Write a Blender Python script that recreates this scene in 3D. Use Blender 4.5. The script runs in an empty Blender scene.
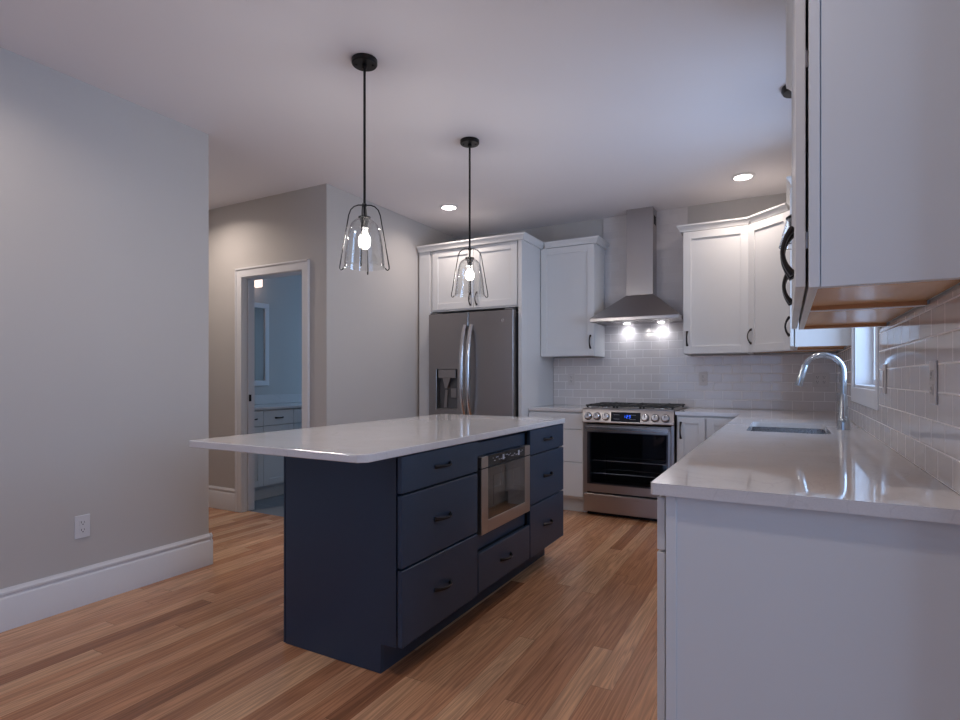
import bpy, bmesh, math, random
from mathutils import Vector, Matrix
random.seed(7)
S = bpy.context.scene
COL = S.collection
PI = math.pi

# ------------------------------------------------------------------ camera, world, exposure, daylight
H_EYE = 1.185
YAW = 0.50227
cam_d = bpy.data.cameras.new('camera')
cam = bpy.data.objects.new('camera', cam_d); COL.objects.link(cam)
cam.location = (0, 0, H_EYE)
cam.rotation_euler = (PI/2, 0, YAW)
cam_d.sensor_width = 36.0
cam_d.lens = 36.0*559.24/960.0
cam_d.shift_y = 17.74/960.0
cam_d.clip_start = 0.05
S.camera = cam

S.view_settings.view_transform = 'Standard'
S.view_settings.look = 'None'
S.view_settings.gamma = 1.0
S.view_settings.use_curve_mapping = False
S.view_settings.exposure = 0.12

w = bpy.data.worlds.new('sky'); S.world = w; w.use_nodes = True
bg = w.node_tree.nodes['Background']
bg.inputs[0].default_value = (0.42, 0.62, 1.0, 1); bg.inputs[1].default_value = 1.3

def area(name, loc, rot, sx, sy, power, color, spread=PI):
    l = bpy.data.lights.new(name, 'AREA'); l.shape = 'RECTANGLE'; l.size = sx; l.size_y = sy
    l.energy = power; l.color = color; l.spread = spread
    o = bpy.data.objects.new(name, l); COL.objects.link(o); o.location = loc; o.rotation_euler = rot
    return o
DAY = (0.62, 0.76, 1.0)
H = 2.73
XR, YB = 0.356, 5.33          # right kitchen wall, back wall
YREAR, XEAST = -3.6, 3.3
area('daylight_rear', (-1.4, YREAR-0.35, 1.0), (PI/2, 0, 0), 2.6, 1.7, 9.5, (0.30, 0.55, 1.0))
area('daylight_east', (XEAST+0.35, 0.45, 1.30), (PI/2, 0, PI/2), 1.6, 1.6, 62, (0.47, 0.66, 1.0))
area('daylight_sink', (XR+0.45, 3.49, 1.65), (PI/2, 0, PI/2), 1.1, 1.1, 26, (0.48, 0.68, 1.0))
area('daylight_bath', (-4.05, 6.25, 1.6), (-PI/2, 0, 0), 0.8, 1.2, 14, (0.36, 0.66, 1.0))

# ------------------------------------------------------------------ materials
def new_mat(name):
    m = bpy.data.materials.new(name); m.use_nodes = True
    return m, m.node_tree.nodes, m.node_tree.links, m.node_tree.nodes['Principled BSDF']
def paint(name, col, rough=0.5, bump=0.0, bscale=300, metal=0.0, var=0.0, spec=0.5, coat=0.0):
    m, n, l, b = new_mat(name)
    b.inputs['Base Color'].default_value = (*col, 1); b.inputs['Roughness'].default_value = rough
    b.inputs['Metallic'].default_value = metal; b.inputs['Specular IOR Level'].default_value = spec
    b.inputs['Coat Weight'].default_value = coat
    tc = n.new('ShaderNodeNewGeometry')
    if bump:
        t = n.new('ShaderNodeTexNoise'); t.inputs['Scale'].default_value = bscale; t.inputs['Detail'].default_value = 2
        l.new(tc.outputs['Position'], t.inputs['Vector'])
        bp = n.new('ShaderNodeBump'); bp.inputs['Strength'].default_value = bump; bp.inputs['Distance'].default_value = 0.002
        l.new(t.outputs['Fac'], bp.inputs['Height']); l.new(bp.outputs[0], b.inputs['Normal'])
    if var:
        t = n.new('ShaderNodeTexNoise'); t.inputs['Scale'].default_value = 1.7; t.inputs['Detail'].default_value = 3
        l.new(tc.outputs['Position'], t.inputs['Vector'])
        r = n.new('ShaderNodeMapRange'); r.inputs[3].default_value = 1-var; r.inputs[4].default_value = 1+var
        l.new(t.outputs['Fac'], r.inputs[0])
        mx = n.new('ShaderNodeVectorMath'); mx.operation = 'SCALE'; mx.inputs[0].default_value = col
        l.new(r.outputs[0], mx.inputs['Scale']); l.new(mx.outputs[0], b.inputs['Base Color'])
    return m
def emit(name, col, strength):
    m, n, l, b = new_mat(name)
    b.inputs['Base Color'].default_value = (*col, 1)
    b.inputs['Emission Color'].default_value = (*col, 1); b.inputs['Emission Strength'].default_value = strength
    return m
def thin_glass(name, tint, refl=1.0, rough=0.0):
    m, n, l, b = new_mat(name)
    n.remove(b)
    out = n['Material Output']
    tr = n.new('ShaderNodeBsdfTransparent'); tr.inputs[0].default_value = (*tint, 1)
    gl = n.new('ShaderNodeBsdfGlossy'); gl.inputs['Roughness'].default_value = rough
    fr = n.new('ShaderNodeLayerWeight'); fr.inputs[0].default_value = 0.5
    p5 = n.new('ShaderNodeMath'); p5.operation = 'POWER'; p5.inputs[1].default_value = 4.0
    mu = n.new('ShaderNodeMath'); mu.operation = 'MULTIPLY_ADD'; mu.inputs[1].default_value = 0.7*refl; mu.inputs[2].default_value = 0.045*refl; mu.use_clamp = True
    mx = n.new('ShaderNodeMixShader')
    l.new(fr.outputs['Facing'], p5.inputs[0]); l.new(p5.outputs[0], mu.inputs[0]); l.new(mu.outputs[0], mx.inputs[0])
    l.new(tr.outputs[0], mx.inputs[1]); l.new(gl.outputs[0], mx.inputs[2]); l.new(mx.outputs[0], out.inputs[0])
    return m
def brushed(name, col, rough, axis='z', metal=1.0):
    m, n, l, b = new_mat(name)
    b.inputs['Base Color'].default_value = (*col, 1); b.inputs['Metallic'].default_value = metal
    g = n.new('ShaderNodeNewGeometry'); mp = n.new('ShaderNodeMapping')
    sc = {'x': (4, 400, 400), 'y': (400, 4, 400), 'z': (400, 400, 4)}[axis]
    mp.inputs['Scale'].default_value = sc
    t = n.new('ShaderNodeTexNoise'); t.inputs['Scale'].default_value = 1.0; t.inputs['Detail'].default_value = 3
    l.new(g.outputs['Position'], mp.inputs[0]); l.new(mp.outputs[0], t.inputs['Vector'])
    r = n.new('ShaderNodeMapRange'); r.inputs[3].default_value = rough-0.06; r.inputs[4].default_value = rough+0.08
    l.new(t.outputs['Fac'], r.inputs[0]); l.new(r.outputs[0], b.inputs['Roughness'])
    bp = n.new('ShaderNodeBump'); bp.inputs['Strength'].default_value = 0.05; bp.inputs['Distance'].default_value = 0.001
    l.new(t.outputs['Fac'], bp.inputs['Height']); l.new(bp.outputs[0], b.inputs['Normal'])
    return m
def math_node(n, l, op, a, b=None, c=None):
    q = n.new('ShaderNodeMath'); q.operation = op
    for i, v in enumerate((a, b, c)):
        if v is None: continue
        if isinstance(v, (int, float)): q.inputs[i].default_value = v
        else: l.new(v, q.inputs[i])
    return q.outputs[0]
def oak_floor():
    m, n, l, b = new_mat('oak_floor')
    g = n.new('ShaderNodeNewGeometry'); sp = n.new('ShaderNodeSeparateXYZ'); l.new(g.outputs['Position'], sp.inputs[0])
    W = 0.083; L = 1.5
    xs = math_node(n, l, 'DIVIDE', sp.outputs[0], W)
    row = math_node(n, l, 'FLOOR', xs)
    wn = n.new('ShaderNodeTexWhiteNoise'); wn.noise_dimensions = '1D'; l.new(row, wn.inputs['W'])
    off = math_node(n, l, 'MULTIPLY', wn.outputs['Value'], 7.3)
    ys = math_node(n, l, 'ADD', math_node(n, l, 'DIVIDE', sp.outputs[1], L), off)
    colm = math_node(n, l, 'FLOOR', ys)
    cb = n.new('ShaderNodeCombineXYZ'); l.new(row, cb.inputs[0]); l.new(colm, cb.inputs[1])
    w2 = n.new('ShaderNodeTexWhiteNoise'); w2.noise_dimensions = '3D'; l.new(cb.outputs[0], w2.inputs['Vector'])
    # grain
    cg = n.new('ShaderNodeCombineXYZ')
    l.new(math_node(n, l, 'MULTIPLY', sp.outputs[0], 21.0), cg.inputs[0])
    l.new(math_node(n, l, 'MULTIPLY', sp.outputs[1], 0.8), cg.inputs[1])
    l.new(math_node(n, l, 'MULTIPLY', w2.outputs['Value'], 37.0), cg.inputs[2])
    no = n.new('ShaderNodeTexNoise'); no.inputs['Scale'].default_value = 1.0; no.inputs['Detail'].default_value = 2.5; no.inputs['Distortion'].default_value = 0.6
    l.new(cg.outputs[0], no.inputs['Vector'])
    ring = math_node(n, l, 'FRACT', math_node(n, l, 'MULTIPLY', no.outputs['Fac'], 9.0))
    ring = math_node(n, l, 'ABSOLUTE', math_node(n, l, 'SUBTRACT', ring, 0.5))      # 0..0.5
    cf = n.new('ShaderNodeCombineXYZ')
    l.new(math_node(n, l, 'MULTIPLY', sp.outputs[0], 260.0), cf.inputs[0])
    l.new(math_node(n, l, 'MULTIPLY', sp.outputs[1], 9.0), cf.inputs[1])
    l.new(math_node(n, l, 'MULTIPLY', w2.outputs['Value'], 11.0), cf.inputs[2])
    nf = n.new('ShaderNodeTexNoise'); nf.inputs['Scale'].default_value = 1.0; nf.inputs['Detail'].default_value = 3
    l.new(cf.outputs[0], nf.inputs['Vector'])
    rp = n.new('ShaderNodeValToRGB'); l.new(w2.outputs['Value'], rp.inputs[0])
    cr = rp.color_ramp
    cr.elements[0].position = 0.0; cr.elements[0].color = (0.275, 0.118, 0.058, 1)
    cr.elements[1].position = 1.0; cr.elements[1].color = (0.640, 0.372, 0.210, 1)
    e = cr.elements.new(0.14); e.color = (0.450, 0.208, 0.104, 1)
    e = cr.elements.new(0.55); e.color = (0.545, 0.275, 0.145, 1)
    k1 = math_node(n, l, 'MULTIPLY_ADD', ring, 0.85, 0.74)
    k2 = math_node(n, l, 'MULTIPLY_ADD', nf.outputs['Fac'], 0.5, 0.75)
    k = math_node(n, l, 'MULTIPLY', k1, k2)
    # seams
    fx = math_node(n, l, 'ABSOLUTE', math_node(n, l, 'SUBTRACT', math_node(n, l, 'FRACT', xs), 0.5))
    sx = math_node(n, l, 'GREATER_THAN', fx, 0.489)
    fy = math_node(n, l, 'ABSOLUTE', math_node(n, l, 'SUBTRACT', math_node(n, l, 'FRACT', ys), 0.5))
    sy = math_node(n, l, 'GREATER_THAN', fy, 0.4990)
    seam = math_node(n, l, 'MAXIMUM', sx, sy)
    k = math_node(n, l, 'MULTIPLY', k, math_node(n, l, 'MULTIPLY_ADD', seam, -0.45, 1.0))
    sc = n.new('ShaderNodeVectorMath'); sc.operation = 'SCALE'
    l.new(rp.outputs[0], sc.inputs[0]); l.new(k, sc.inputs['Scale']); l.new(sc.outputs[0], b.inputs['Base Color'])
    b.inputs['Roughness'].default_value = 0.27
    b.inputs['Specular IOR Level'].default_value = 0.5
    bp = n.new('ShaderNodeBump'); bp.inputs['Strength'].default_value = 0.25; bp.inputs['Distance'].default_value = 0.0006
    hgt = math_node(n, l, 'SUBTRACT', math_node(n, l, 'MULTIPLY', nf.outputs['Fac'], 0.5), seam)
    l.new(hgt, bp.inputs['Height']); l.new(bp.outputs[0], b.inputs['Normal'])
    return m
def tile(name, horiz, z0, tw=0.1524, th=0.0762, col=(0.69, 0.65, 0.64), gcol=(0.90, 0.87, 0.86), offset=0.5, rough=0.07, grout=0.0022, wav=0.15):
    m, n, l, b = new_mat(name)
    g = n.new('ShaderNodeNewGeometry'); sp = n.new('ShaderNodeSeparateXYZ'); l.new(g.outputs['Position'], sp.inputs[0])
    cb = n.new('ShaderNodeCombineXYZ')
    if horiz == 'floor':
        l.new(sp.outputs[0], cb.inputs[0]); l.new(sp.outputs[1], cb.inputs[1])
    else:
        l.new(math_node(n, l, 'ADD', sp.outputs[0 if horiz == 'x' else 1], 9.03), cb.inputs[0])
        l.new(math_node(n, l, 'SUBTRACT', sp.outputs[2], z0), cb.inputs[1])
    br = n.new('ShaderNodeTexBrick'); br.offset = offset; br.squash = 1.0
    br.inputs['Scale'].default_value = 1.0; br.inputs['Mortar Size'].default_value = grout; br.inputs['Mortar Smooth'].default_value = 0.1
    br.inputs['Brick Width'].default_value = tw; br.inputs['Row Height'].default_value = th
    br.inputs['Color1'].default_value = (*[c*0.97 for c in col], 1); br.inputs['Color2'].default_value = (*[c*1.03 for c in col], 1)
    br.inputs['Mortar'].default_value = (*gcol, 1)
    l.new(cb.outputs[0], br.inputs['Vector']); l.new(br.outputs['Color'], b.inputs['Base Color'])
    rr = math_node(n, l, 'MULTIPLY_ADD', br.outputs['Fac'], 0.5, rough); l.new(rr, b.inputs['Roughness'])
    no = n.new('ShaderNodeTexNoise'); no.inputs['Scale'].default_value = 11; no.inputs['Detail'].default_value = 1
    l.new(cb.outputs[0], no.inputs['Vector'])
    br2 = n.new('ShaderNodeTexBrick'); br2.offset = offset; br2.inputs['Scale'].default_value = 1.0
    br2.inputs['Mortar Size'].default_value = grout*2.6; br2.inputs['Mortar Smooth'].default_value = 1.0
    br2.inputs['Brick Width'].default_value = tw; br2.inputs['Row Height'].default_value = th
    l.new(cb.outputs[0], br2.inputs['Vector'])
    hg = math_node(n, l, 'MULTIPLY_ADD', br2.outputs['Fac'], -1.0, math_node(n, l, 'MULTIPLY', no.outputs['Fac'], wav))
    bp = n.new('ShaderNodeBump'); bp.inputs['Strength'].default_value = 0.7; bp.inputs['Distance'].default_value = 0.0012
    l.new(hg, bp.inputs['Height']); l.new(bp.outputs[0], b.inputs['Normal'])
    return m
def quartz(name, col):
    m, n, l, b = new_mat(name)
    g = n.new('ShaderNodeNewGeometry')
    t = n.new('ShaderNodeTexNoise'); t.inputs['Scale'].default_value = 3.5; t.inputs['Detail'].default_value = 6; t.inputs['Distortion'].default_value = 1.2
    t2 = n.new('ShaderNodeTexNoise'); t2.inputs['Scale'].default_value = 260; t2.inputs['Detail'].default_value = 1
    l.new(g.outputs['Position'], t.inputs['Vector']); l.new(g.outputs['Position'], t2.inputs['Vector'])
    v = math_node(n, l, 'ABSOLUTE', math_node(n, l, 'SUBTRACT', t.outputs['Fac'], 0.5))
    v = math_node(n, l, 'LESS_THAN', v, 0.006)
    k = math_node(n, l, 'MULTIPLY_ADD', v, -0.06, math_node(n, l, 'MULTIPLY_ADD', t2.outputs['Fac'], 0.12, 0.94))
    k = math_node(n, l, 'MULTIPLY', k, math_node(n, l, 'MULTIPLY_ADD', t.outputs['Fac'], 0.14, 0.93))
    sc = n.new('ShaderNodeVectorMath'); sc.operation = 'SCALE'; sc.inputs[0].default_value = col
    l.new(k, sc.inputs['Scale']); l.new(sc.outputs[0], b.inputs['Base Color'])
    b.inputs['Roughness'].default_value = 0.045; b.inputs['Specular IOR Level'].default_value = 0.6
    return m
def wood(name, c1, c2, axis=1, rough=0.35):
    m, n, l, b = new_mat(name)
    g = n.new('ShaderNodeNewGeometry'); mp = n.new('ShaderNodeMapping')
    s = [22, 22, 22]; s[axis] = 1.6; mp.inputs['Scale'].default_value = s
    t = n.new('ShaderNodeTexNoise'); t.inputs['Scale'].default_value = 1; t.inputs['Detail'].default_value = 4; t.inputs['Distortion'].default_value = 0.4
    l.new(g.outputs['Position'], mp.inputs[0]); l.new(mp.outputs[0], t.inputs['Vector'])
    r = n.new('ShaderNodeValToRGB'); l.new(t.outputs['Fac'], r.inputs[0])
    r.color_ramp.elements[0].color = (*c1, 1); r.color_ramp.elements[1].color = (*c2, 1)
    r.color_ramp.elements[0].position = 0.3; r.color_ramp.elements[1].position = 0.7
    l.new(r.outputs[0], b.inputs['Base Color']); b.inputs['Roughness'].default_value = rough
    return m

M_WALL = paint('greige_wall_paint', (0.53, 0.505, 0.485), 0.75, bump=0.12, bscale=450, var=0.015)
M_CEIL = paint('ceiling_paint', (0.80, 0.77, 0.79), 0.9, bump=0.1, bscale=380)
M_TRIM = paint('white_trim_paint', (0.72, 0.72, 0.74), 0.35, bump=0.04, bscale=200)
M_CAB = paint('white_cabinet_paint', (0.70, 0.70, 0.70), 0.42, bump=0.03, bscale=220)
M_NAVY = paint('navy_cabinet_paint', (0.021, 0.040, 0.073), 0.40, bump=0.05, bscale=220, var=0.05)
M_NAVYD = paint('navy_toe_kick_paint', (0.030, 0.040, 0.066), 0.5, bump=0.03)
M_DARK = paint('dark_gap', (0.012, 0.012, 0.014), 0.7, bump=0.02)
M_BLACK = paint('matte_black_metal', (0.018, 0.017, 0.017), 0.38, metal=0.6, bump=0.02)
M_BRONZE = paint('dark_bronze_pull', (0.030, 0.026, 0.026), 0.35, metal=0.7, bump=0.02)
M_IRON = paint('cast_iron', (0.02, 0.02, 0.021), 0.55, bump=0.3, bscale=600)
M_STEEL = brushed('brushed_steel', (0.46, 0.43, 0.42), 0.30, 'x')
M_STEELV = brushed('brushed_steel_vertical', (0.345, 0.32, 0.312), 0.30, 'x')
M_STEELY = brushed('brushed_steel_depth', (0.52, 0.46, 0.42), 0.32, 'y')
M_HANDLE = brushed('bright_steel_handle', (0.62, 0.61, 0.62), 0.20, 'z')
M_CHROME = paint('satin_chrome', (0.50, 0.53, 0.56), 0.2, metal=1.0, bump=0.01)
M_SINK = brushed('sink_steel', (0.55, 0.56, 0.58), 0.25, 'y')
M_FDARK = paint('fridge_side_grey', (0.10, 0.10, 0.105), 0.45, bump=0.1, metal=0.3)
M_BGLASS = paint('black_glass', (0.008, 0.009, 0.011), 0.05, bump=0.005, spec=0.6)
M_MGLASS = paint('dark_oven_glass', (0.022, 0.019, 0.016), 0.04, bump=0.002, spec=0.8)
M_MGLASS.node_tree.nodes['Principled BSDF'].inputs['IOR'].default_value = 1.9
M_MWIN = paint('microwave_inner_glass', (0.035, 0.033, 0.030), 0.02, bump=0.001)
M_MWIN.node_tree.nodes['Principled BSDF'].inputs['IOR'].default_value = 2.6
M_OVEN = thin_glass('oven_window_glass', (0.66, 0.68, 0.72), 1.0)
M_CAVITY = paint('oven_enamel', (0.02, 0.021, 0.026), 0.35, bump=0.05)
M_RACK = paint('oven_rack_chrome', (0.6, 0.6, 0.6), 0.2, metal=1.0, bump=0.01)
M_QUARTZ = quartz('pale_quartz', (0.68, 0.65, 0.64))
M_TILEX = tile('subway_tile_back', 'x', 0.917)
M_TILEY = tile('subway_tile_side', 'y', 0.917)
M_TILETALL = tile('subway_tile_unlit_grout', 'x', 0.917, gcol=(0.70, 0.66, 0.65), wav=0.1, grout=0.0012)  # same subway tile, grout colour toned down where the hood lamps miss it
M_BTILE = tile('bath_floor_tile', 'floor', 0, tw=0.6, th=0.3, col=(0.20, 0.215, 0.235), gcol=(0.14, 0.15, 0.16), rough=0.25, grout=0.003, wav=0.1)
M_OAK = oak_floor()
M_MAPLE = wood('maple_ply', (0.72, 0.40, 0.19), (0.80, 0.48, 0.25), 1, 0.22)
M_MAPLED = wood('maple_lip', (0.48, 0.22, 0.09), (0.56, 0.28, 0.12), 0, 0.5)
M_GLASS = thin_glass('clear_glass', (0.975, 0.98, 0.98), 1.7)
M_PANE = thin_glass('window_glass', (0.96, 0.98, 1.0), 1.0)
M_PLATE = paint('outlet_plastic', (0.68, 0.68, 0.70), 0.35, bump=0.02)
M_PLATEB = paint('tile_outlet_plastic', (0.63, 0.59, 0.575), 0.35, bump=0.02)
M_SLOT = paint('outlet_slot', (0.03, 0.03, 0.03), 0.6, bump=0.02)
M_MIRROR = paint('mirror_silver', (0.45, 0.42, 0.40), 0.02, metal=1.0, bump=0.001)
def bulb_mat(name, col, strength):
    m, n, l, b = new_mat(name); n.remove(b)
    tr = n.new('ShaderNodeBsdfTransparent'); em = n.new('ShaderNodeEmission'); mx = n.new('ShaderNodeMixShader')
    em.inputs[0].default_value = (*col, 1); em.inputs[1].default_value = strength; mx.inputs[0].default_value = 0.4
    l.new(tr.outputs[0], mx.inputs[1]); l.new(em.outputs[0], mx.inputs[2]); l.new(mx.outputs[0], n['Material Output'].inputs[0])
    return m
M_BULB = bulb_mat('bulb_glow', (1.0, 0.92, 0.88), 14)
def bulb_light(x, y, z, power):
    l = bpy.data.lights.new('bulb_light', 'POINT'); l.energy = power; l.color = (1.0, 0.94, 0.89); l.shadow_soft_size = 0.028
    o = bpy.data.objects.new('bulb_light', l); COL.objects.link(o); o.location = (x, y, z)
M_LENS = emit('recessed_lens', (1.0, 0.88, 0.86), 22)
M_HOODL = emit('hood_lamp', (0.92, 0.93, 1.0), 14)
M_SCONCE = emit('sconce_glow', (1.0, 0.74, 0.62), 1.8)
M_DISPLAY = emit('blue_digits', (0.02, 0.12, 1.0), 2.4)
M_GLYPH = paint('pale_print', (0.42, 0.42, 0.45), 0.5, bump=0.01)

# ------------------------------------------------------------------ mesh builder
class Fr:
    """o + u*a + n*b + z*c"""
    def __init__(s, o=(0, 0, 0), u=(1, 0, 0), n=(0, 1, 0)):
        s.o = Vector(o); s.u = Vector(u); s.n = Vector(n)
    def __call__(s, p):
        return s.o + s.u*p[0] + s.n*p[1] + Vector((0, 0, 1))*p[2]
ID = Fr()
class MB:
    def __init__(s): s.bm = bmesh.new()
    def _merge(s, t, fr):
        mp = {}
        for v in t.verts: mp[v] = s.bm.verts.new(fr(v.co))
        for f in t.faces:
            try: s.bm.faces.new([mp[v] for v in f.verts])
            except ValueError: pass
        t.free()
    def box(s, a0, a1, b0, b1, c0, c1, bev=0.0, fr=ID, seg=1):
        a0, a1 = min(a0, a1), max(a0, a1); b0, b1 = min(b0, b1), max(b0, b1); c0, c1 = min(c0, c1), max(c0, c1)
        t = bmesh.new()
        bmesh.ops.create_cube(t, size=1.0, matrix=Matrix.Translation(((a0+a1)/2, (b0+b1)/2, (c0+c1)/2)) @ Matrix.Diagonal((a1-a0, b1-b0, c1-c0, 1)))
        if bev:
            bmesh.ops.bevel(t, geom=t.edges[:], offset=bev, segments=seg, affect='EDGES', clamp_overlap=True)
        s._merge(t, fr); return s
    def prism(s, pts, c0, c1, fr=ID, axis='z', bev=0.0):
        """closed polygon pts (p,q) extruded along axis"""
        t = bmesh.new()
        def P(p, q, r):
            return {'z': (p, q, r), 'x': (r, p, q), 'y': (p, r, q)}[axis]
        lo = [t.verts.new(P(p, q, c0)) for p, q in pts]; hi = [t.verts.new(P(p, q, c1)) for p, q in pts]
        t.faces.new(lo[::-1]); t.faces.new(hi)
        for i in range(len(pts)):
            j = (i+1) % len(pts); t.faces.new((lo[i], lo[j], hi[j], hi[i]))
        if bev: bmesh.ops.bevel(t, geom=t.edges[:], offset=bev, segments=1, affect='EDGES', clamp_overlap=True)
        s._merge(t, fr); return s
    def tube(s, pts, r, n=10, fr=ID, closed=False, flat=1.0, side=None):
        """pts list of Vector; r float or list; section squashed by flat along second axis"""
        pts = [Vector(p) for p in pts]; N = len(pts)
        rs = r if isinstance(r, (list, tuple)) else [r]*N
        t = bmesh.new(); rings = []; up = Vector(side) if side else None
        for i, p in enumerate(pts):
            if closed: d = pts[(i+1) % N]-pts[i-1]
            else: d = pts[min(i+1, N-1)]-pts[max(i-1, 0)]
            d.normalize()
            if up is None or abs(up.dot(d)) > 0.98:
                up = d.cross(Vector((0, 0, 1)))
                if up.length < 1e-3: up = d.cross(Vector((1, 0, 0)))
            e = (up - d*up.dot(d)).normalized(); g = d.cross(e)
            if not side: up = e
            rings.append([t.verts.new(p + e*math.cos(2*PI*k/n)*rs[i] + g*math.sin(2*PI*k/n)*rs[i]*flat) for k in range(n)])
        for i in range(N if closed else N-1):
            A, B = rings[i], rings[(i+1) % N]
            for k in range(n): t.faces.new((A[k], A[(k+1) % n], B[(k+1) % n], B[k]))
        if not closed: t.faces.new(rings[0][::-1]); t.faces.new(rings[-1])
        s._merge(t, fr); return s
    def lathe(s, prof, c=(0, 0, 0), n=32, fr=ID, axis='z', close=False):
        """prof list of (r,h) around axis through c"""
        t = bmesh.new(); rings = []
        c = Vector(c)
        def P(r, h, k):
            a, b = r*math.cos(2*PI*k/n), r*math.sin(2*PI*k/n)
            return c + Vector({'z': (a, b, h), 'y': (a, h, b), 'x': (h, a, b)}[axis])
        for r, h in prof:
            if r < 1e-6: rings.append([t.verts.new(P(0, h, 0))])
            else: rings.append([t.verts.new(P(r, h, k)) for k in range(n)])
        m = len(rings)
        for i in range(m if close else m-1):
            A, B = rings[i], rings[(i+1) % m]
            for k in range(n):
                j = (k+1) % n
                if len(A) == 1 and len(B) == 1: continue
                if len(A) == 1: t.faces.new((A[0], B[j], B[k]))
                elif len(B) == 1: t.faces.new((A[k], A[j], B[0]))
                else: t.faces.new((A[k], A[j], B[j], B[k]))
        s._merge(t, fr); return s

def rootloc(o):
    v = Vector((0, 0, 0))
    while o: v += o.location; o = o.parent
    return v
def obj(name, mb, mat, parent=None, loc=None, label=None, sharp=0.6):
    bm = mb.bm
    bmesh.ops.recalc_face_normals(bm, faces=bm.faces[:])
    base = rootloc(parent) if parent else Vector((0, 0, 0))
    o_loc = Vector(loc) if loc else Vector((0, 0, 0))
    for v in bm.verts: v.co -= (base + o_loc)
    for f in bm.faces: f.smooth = True
    for e in bm.edges:
        if len(e.link_faces) == 2:
            if e.calc_face_angle(0) > sharp: e.smooth = False
        else: e.smooth = False
    me = bpy.data.meshes.new(name); bm.to_mesh(me); bm.free()
    me.materials.append(mat)
    o = bpy.data.objects.new(name, me); COL.objects.link(o)
    o.location = o_loc
    if parent: o.parent = parent
    if label: o['label'] = label
    return o
def thing(name, label, cat, loc, group=None):
    o = bpy.data.objects.new(name, None); COL.objects.link(o); o.empty_display_size = 0.1
    o.location = loc; o['label'] = label; o['category'] = cat
    if group: o['group'] = group
    return o
def tag(o, label, cat, group=None):
    o['label'] = label; o['category'] = cat
    if group: o['group'] = group
    return o
def struct(name, mb, mat, parent=None):
    o = obj(name, mb, mat, parent)
    if not parent: o['kind'] = 'structure'
    return o
def dup(root, loc, label):
    r = root.copy(); COL.objects.link(r); r.location = loc; r['label'] = label
    for ch in list(root.children):
        c = ch.copy(); COL.objects.link(c); c.parent = r
        for g in list(ch.children):
            d = g.copy(); COL.objects.link(d); d.parent = c
    return r

# ------------------------------------------------------------------ the room
XL = -3.22; YL = 2.283; XH = -3.21; YH = 3.31; XW = -5.6; YT = 1.44; YBATH = 5.9; XBATH = -4.98
struct('floor', MB().box(XW-0.1, XEAST+0.1, YREAR-0.1, YH+0.06, -0.08, 0).box(XH-0.06, XR+0.1, YH+0.06, YB+0.1, -0.08, 0), M_OAK)
struct('floor_bathroom', MB().box(XBATH-0.05, XH-0.062, YH+0.062, YBATH+0.1, -0.08, -0.001), M_BTILE)
struct('ceiling', MB().box(XW-0.1, XEAST+0.1, YREAR-0.1, YBATH+0.1, H, H+0.1), M_CEIL)
# block left of the photographer: side wall and its return into the hall
struct('wall_left', MB().prism([(XL, YREAR), (XL, YL), (XW, YL), (XW, YL-0.12), (XL-0.12, YL-0.12), (XL-0.12, YREAR)], 0, H), M_WALL)
struct('wall_hall_end', MB().box(XW-0.1, XW-0.001, YL-0.1, YH+0.12, 0, H), M_WALL)
DX0, DX1, DZ = -4.195, -3.468, 2.06          # bathroom door opening
struct('wall_hall', MB().box(XW, DX0-0.02, YH, YH+0.12, 0, H).box(DX1+0.02, XH-0.12, YH, YH+0.12, 0, H).box(DX0-0.02, DX1+0.02, YH, YH+0.12, DZ+0.02, H), M_WALL)
struct('wall_fridge_side', MB().box(XH-0.12, XH, YH, YBATH, 0, H), M_WALL)
struct('wall_back', MB().box(XH+0.001, XR+0.12, YB, YB+0.12, 0, H), M_WALL)
WY0, WY1, WZ0, WZ1 = 3.02, 4.03, 1.13, 2.25       # sink window opening
struct('wall_right', MB().box(XR, XR+0.14, YT, WY0, 0, H).box(XR, XR+0.14, WY1, YB-0.001, 0, H)
       .box(XR, XR+0.14, WY0, WY1, 0, WZ0).box(XR, XR+0.14, WY0, WY1, WZ1, H), M_WALL)
struct('wall_right_return', MB().box(XR+0.141, XEAST, YT, YT+0.12, 0, H), M_WALL)
struct('wall_east', MB().box(XEAST, XEAST+0.12, YREAR, -0.4, 0, H).box(XEAST, XEAST+0.12, 1.3, YT+0.12, 0, H)
       .box(XEAST, XEAST+0.12, -0.4, 1.3, 0, 0.65).box(XEAST, XEAST+0.12, -0.4, 1.3, 2.25, H), M_WALL)
struct('wall_rear', MB().box(XL-0.12, -2.75, YREAR-0.12, YREAR-0.001, 0, H).box(-0.05, XEAST+0.12, YREAR-0.12, YREAR-0.001, 0, H)
       .box(-2.75, -0.05, YREAR-0.12, YREAR-0.001, 0, 0.15).box(-2.75, -0.05, YREAR-0.12, YREAR-0.001, 2.3, H), M_WALL)
struct('wall_bathroom', MB().box(XBATH-0.12, XBATH, YH+0.121, YBATH, 0, H)
       .box(XBATH, -4.5, YBATH, YBATH+0.1, 0, H).box(-3.6, XH, YBATH, YBATH+0.1, 0, H)
       .box(-4.5, -3.6, YBATH, YBATH+0.1, 0, 0.9).box(-4.5, -3.6, YBATH, YBATH+0.1, 2.2, H), M_WALL)

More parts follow.
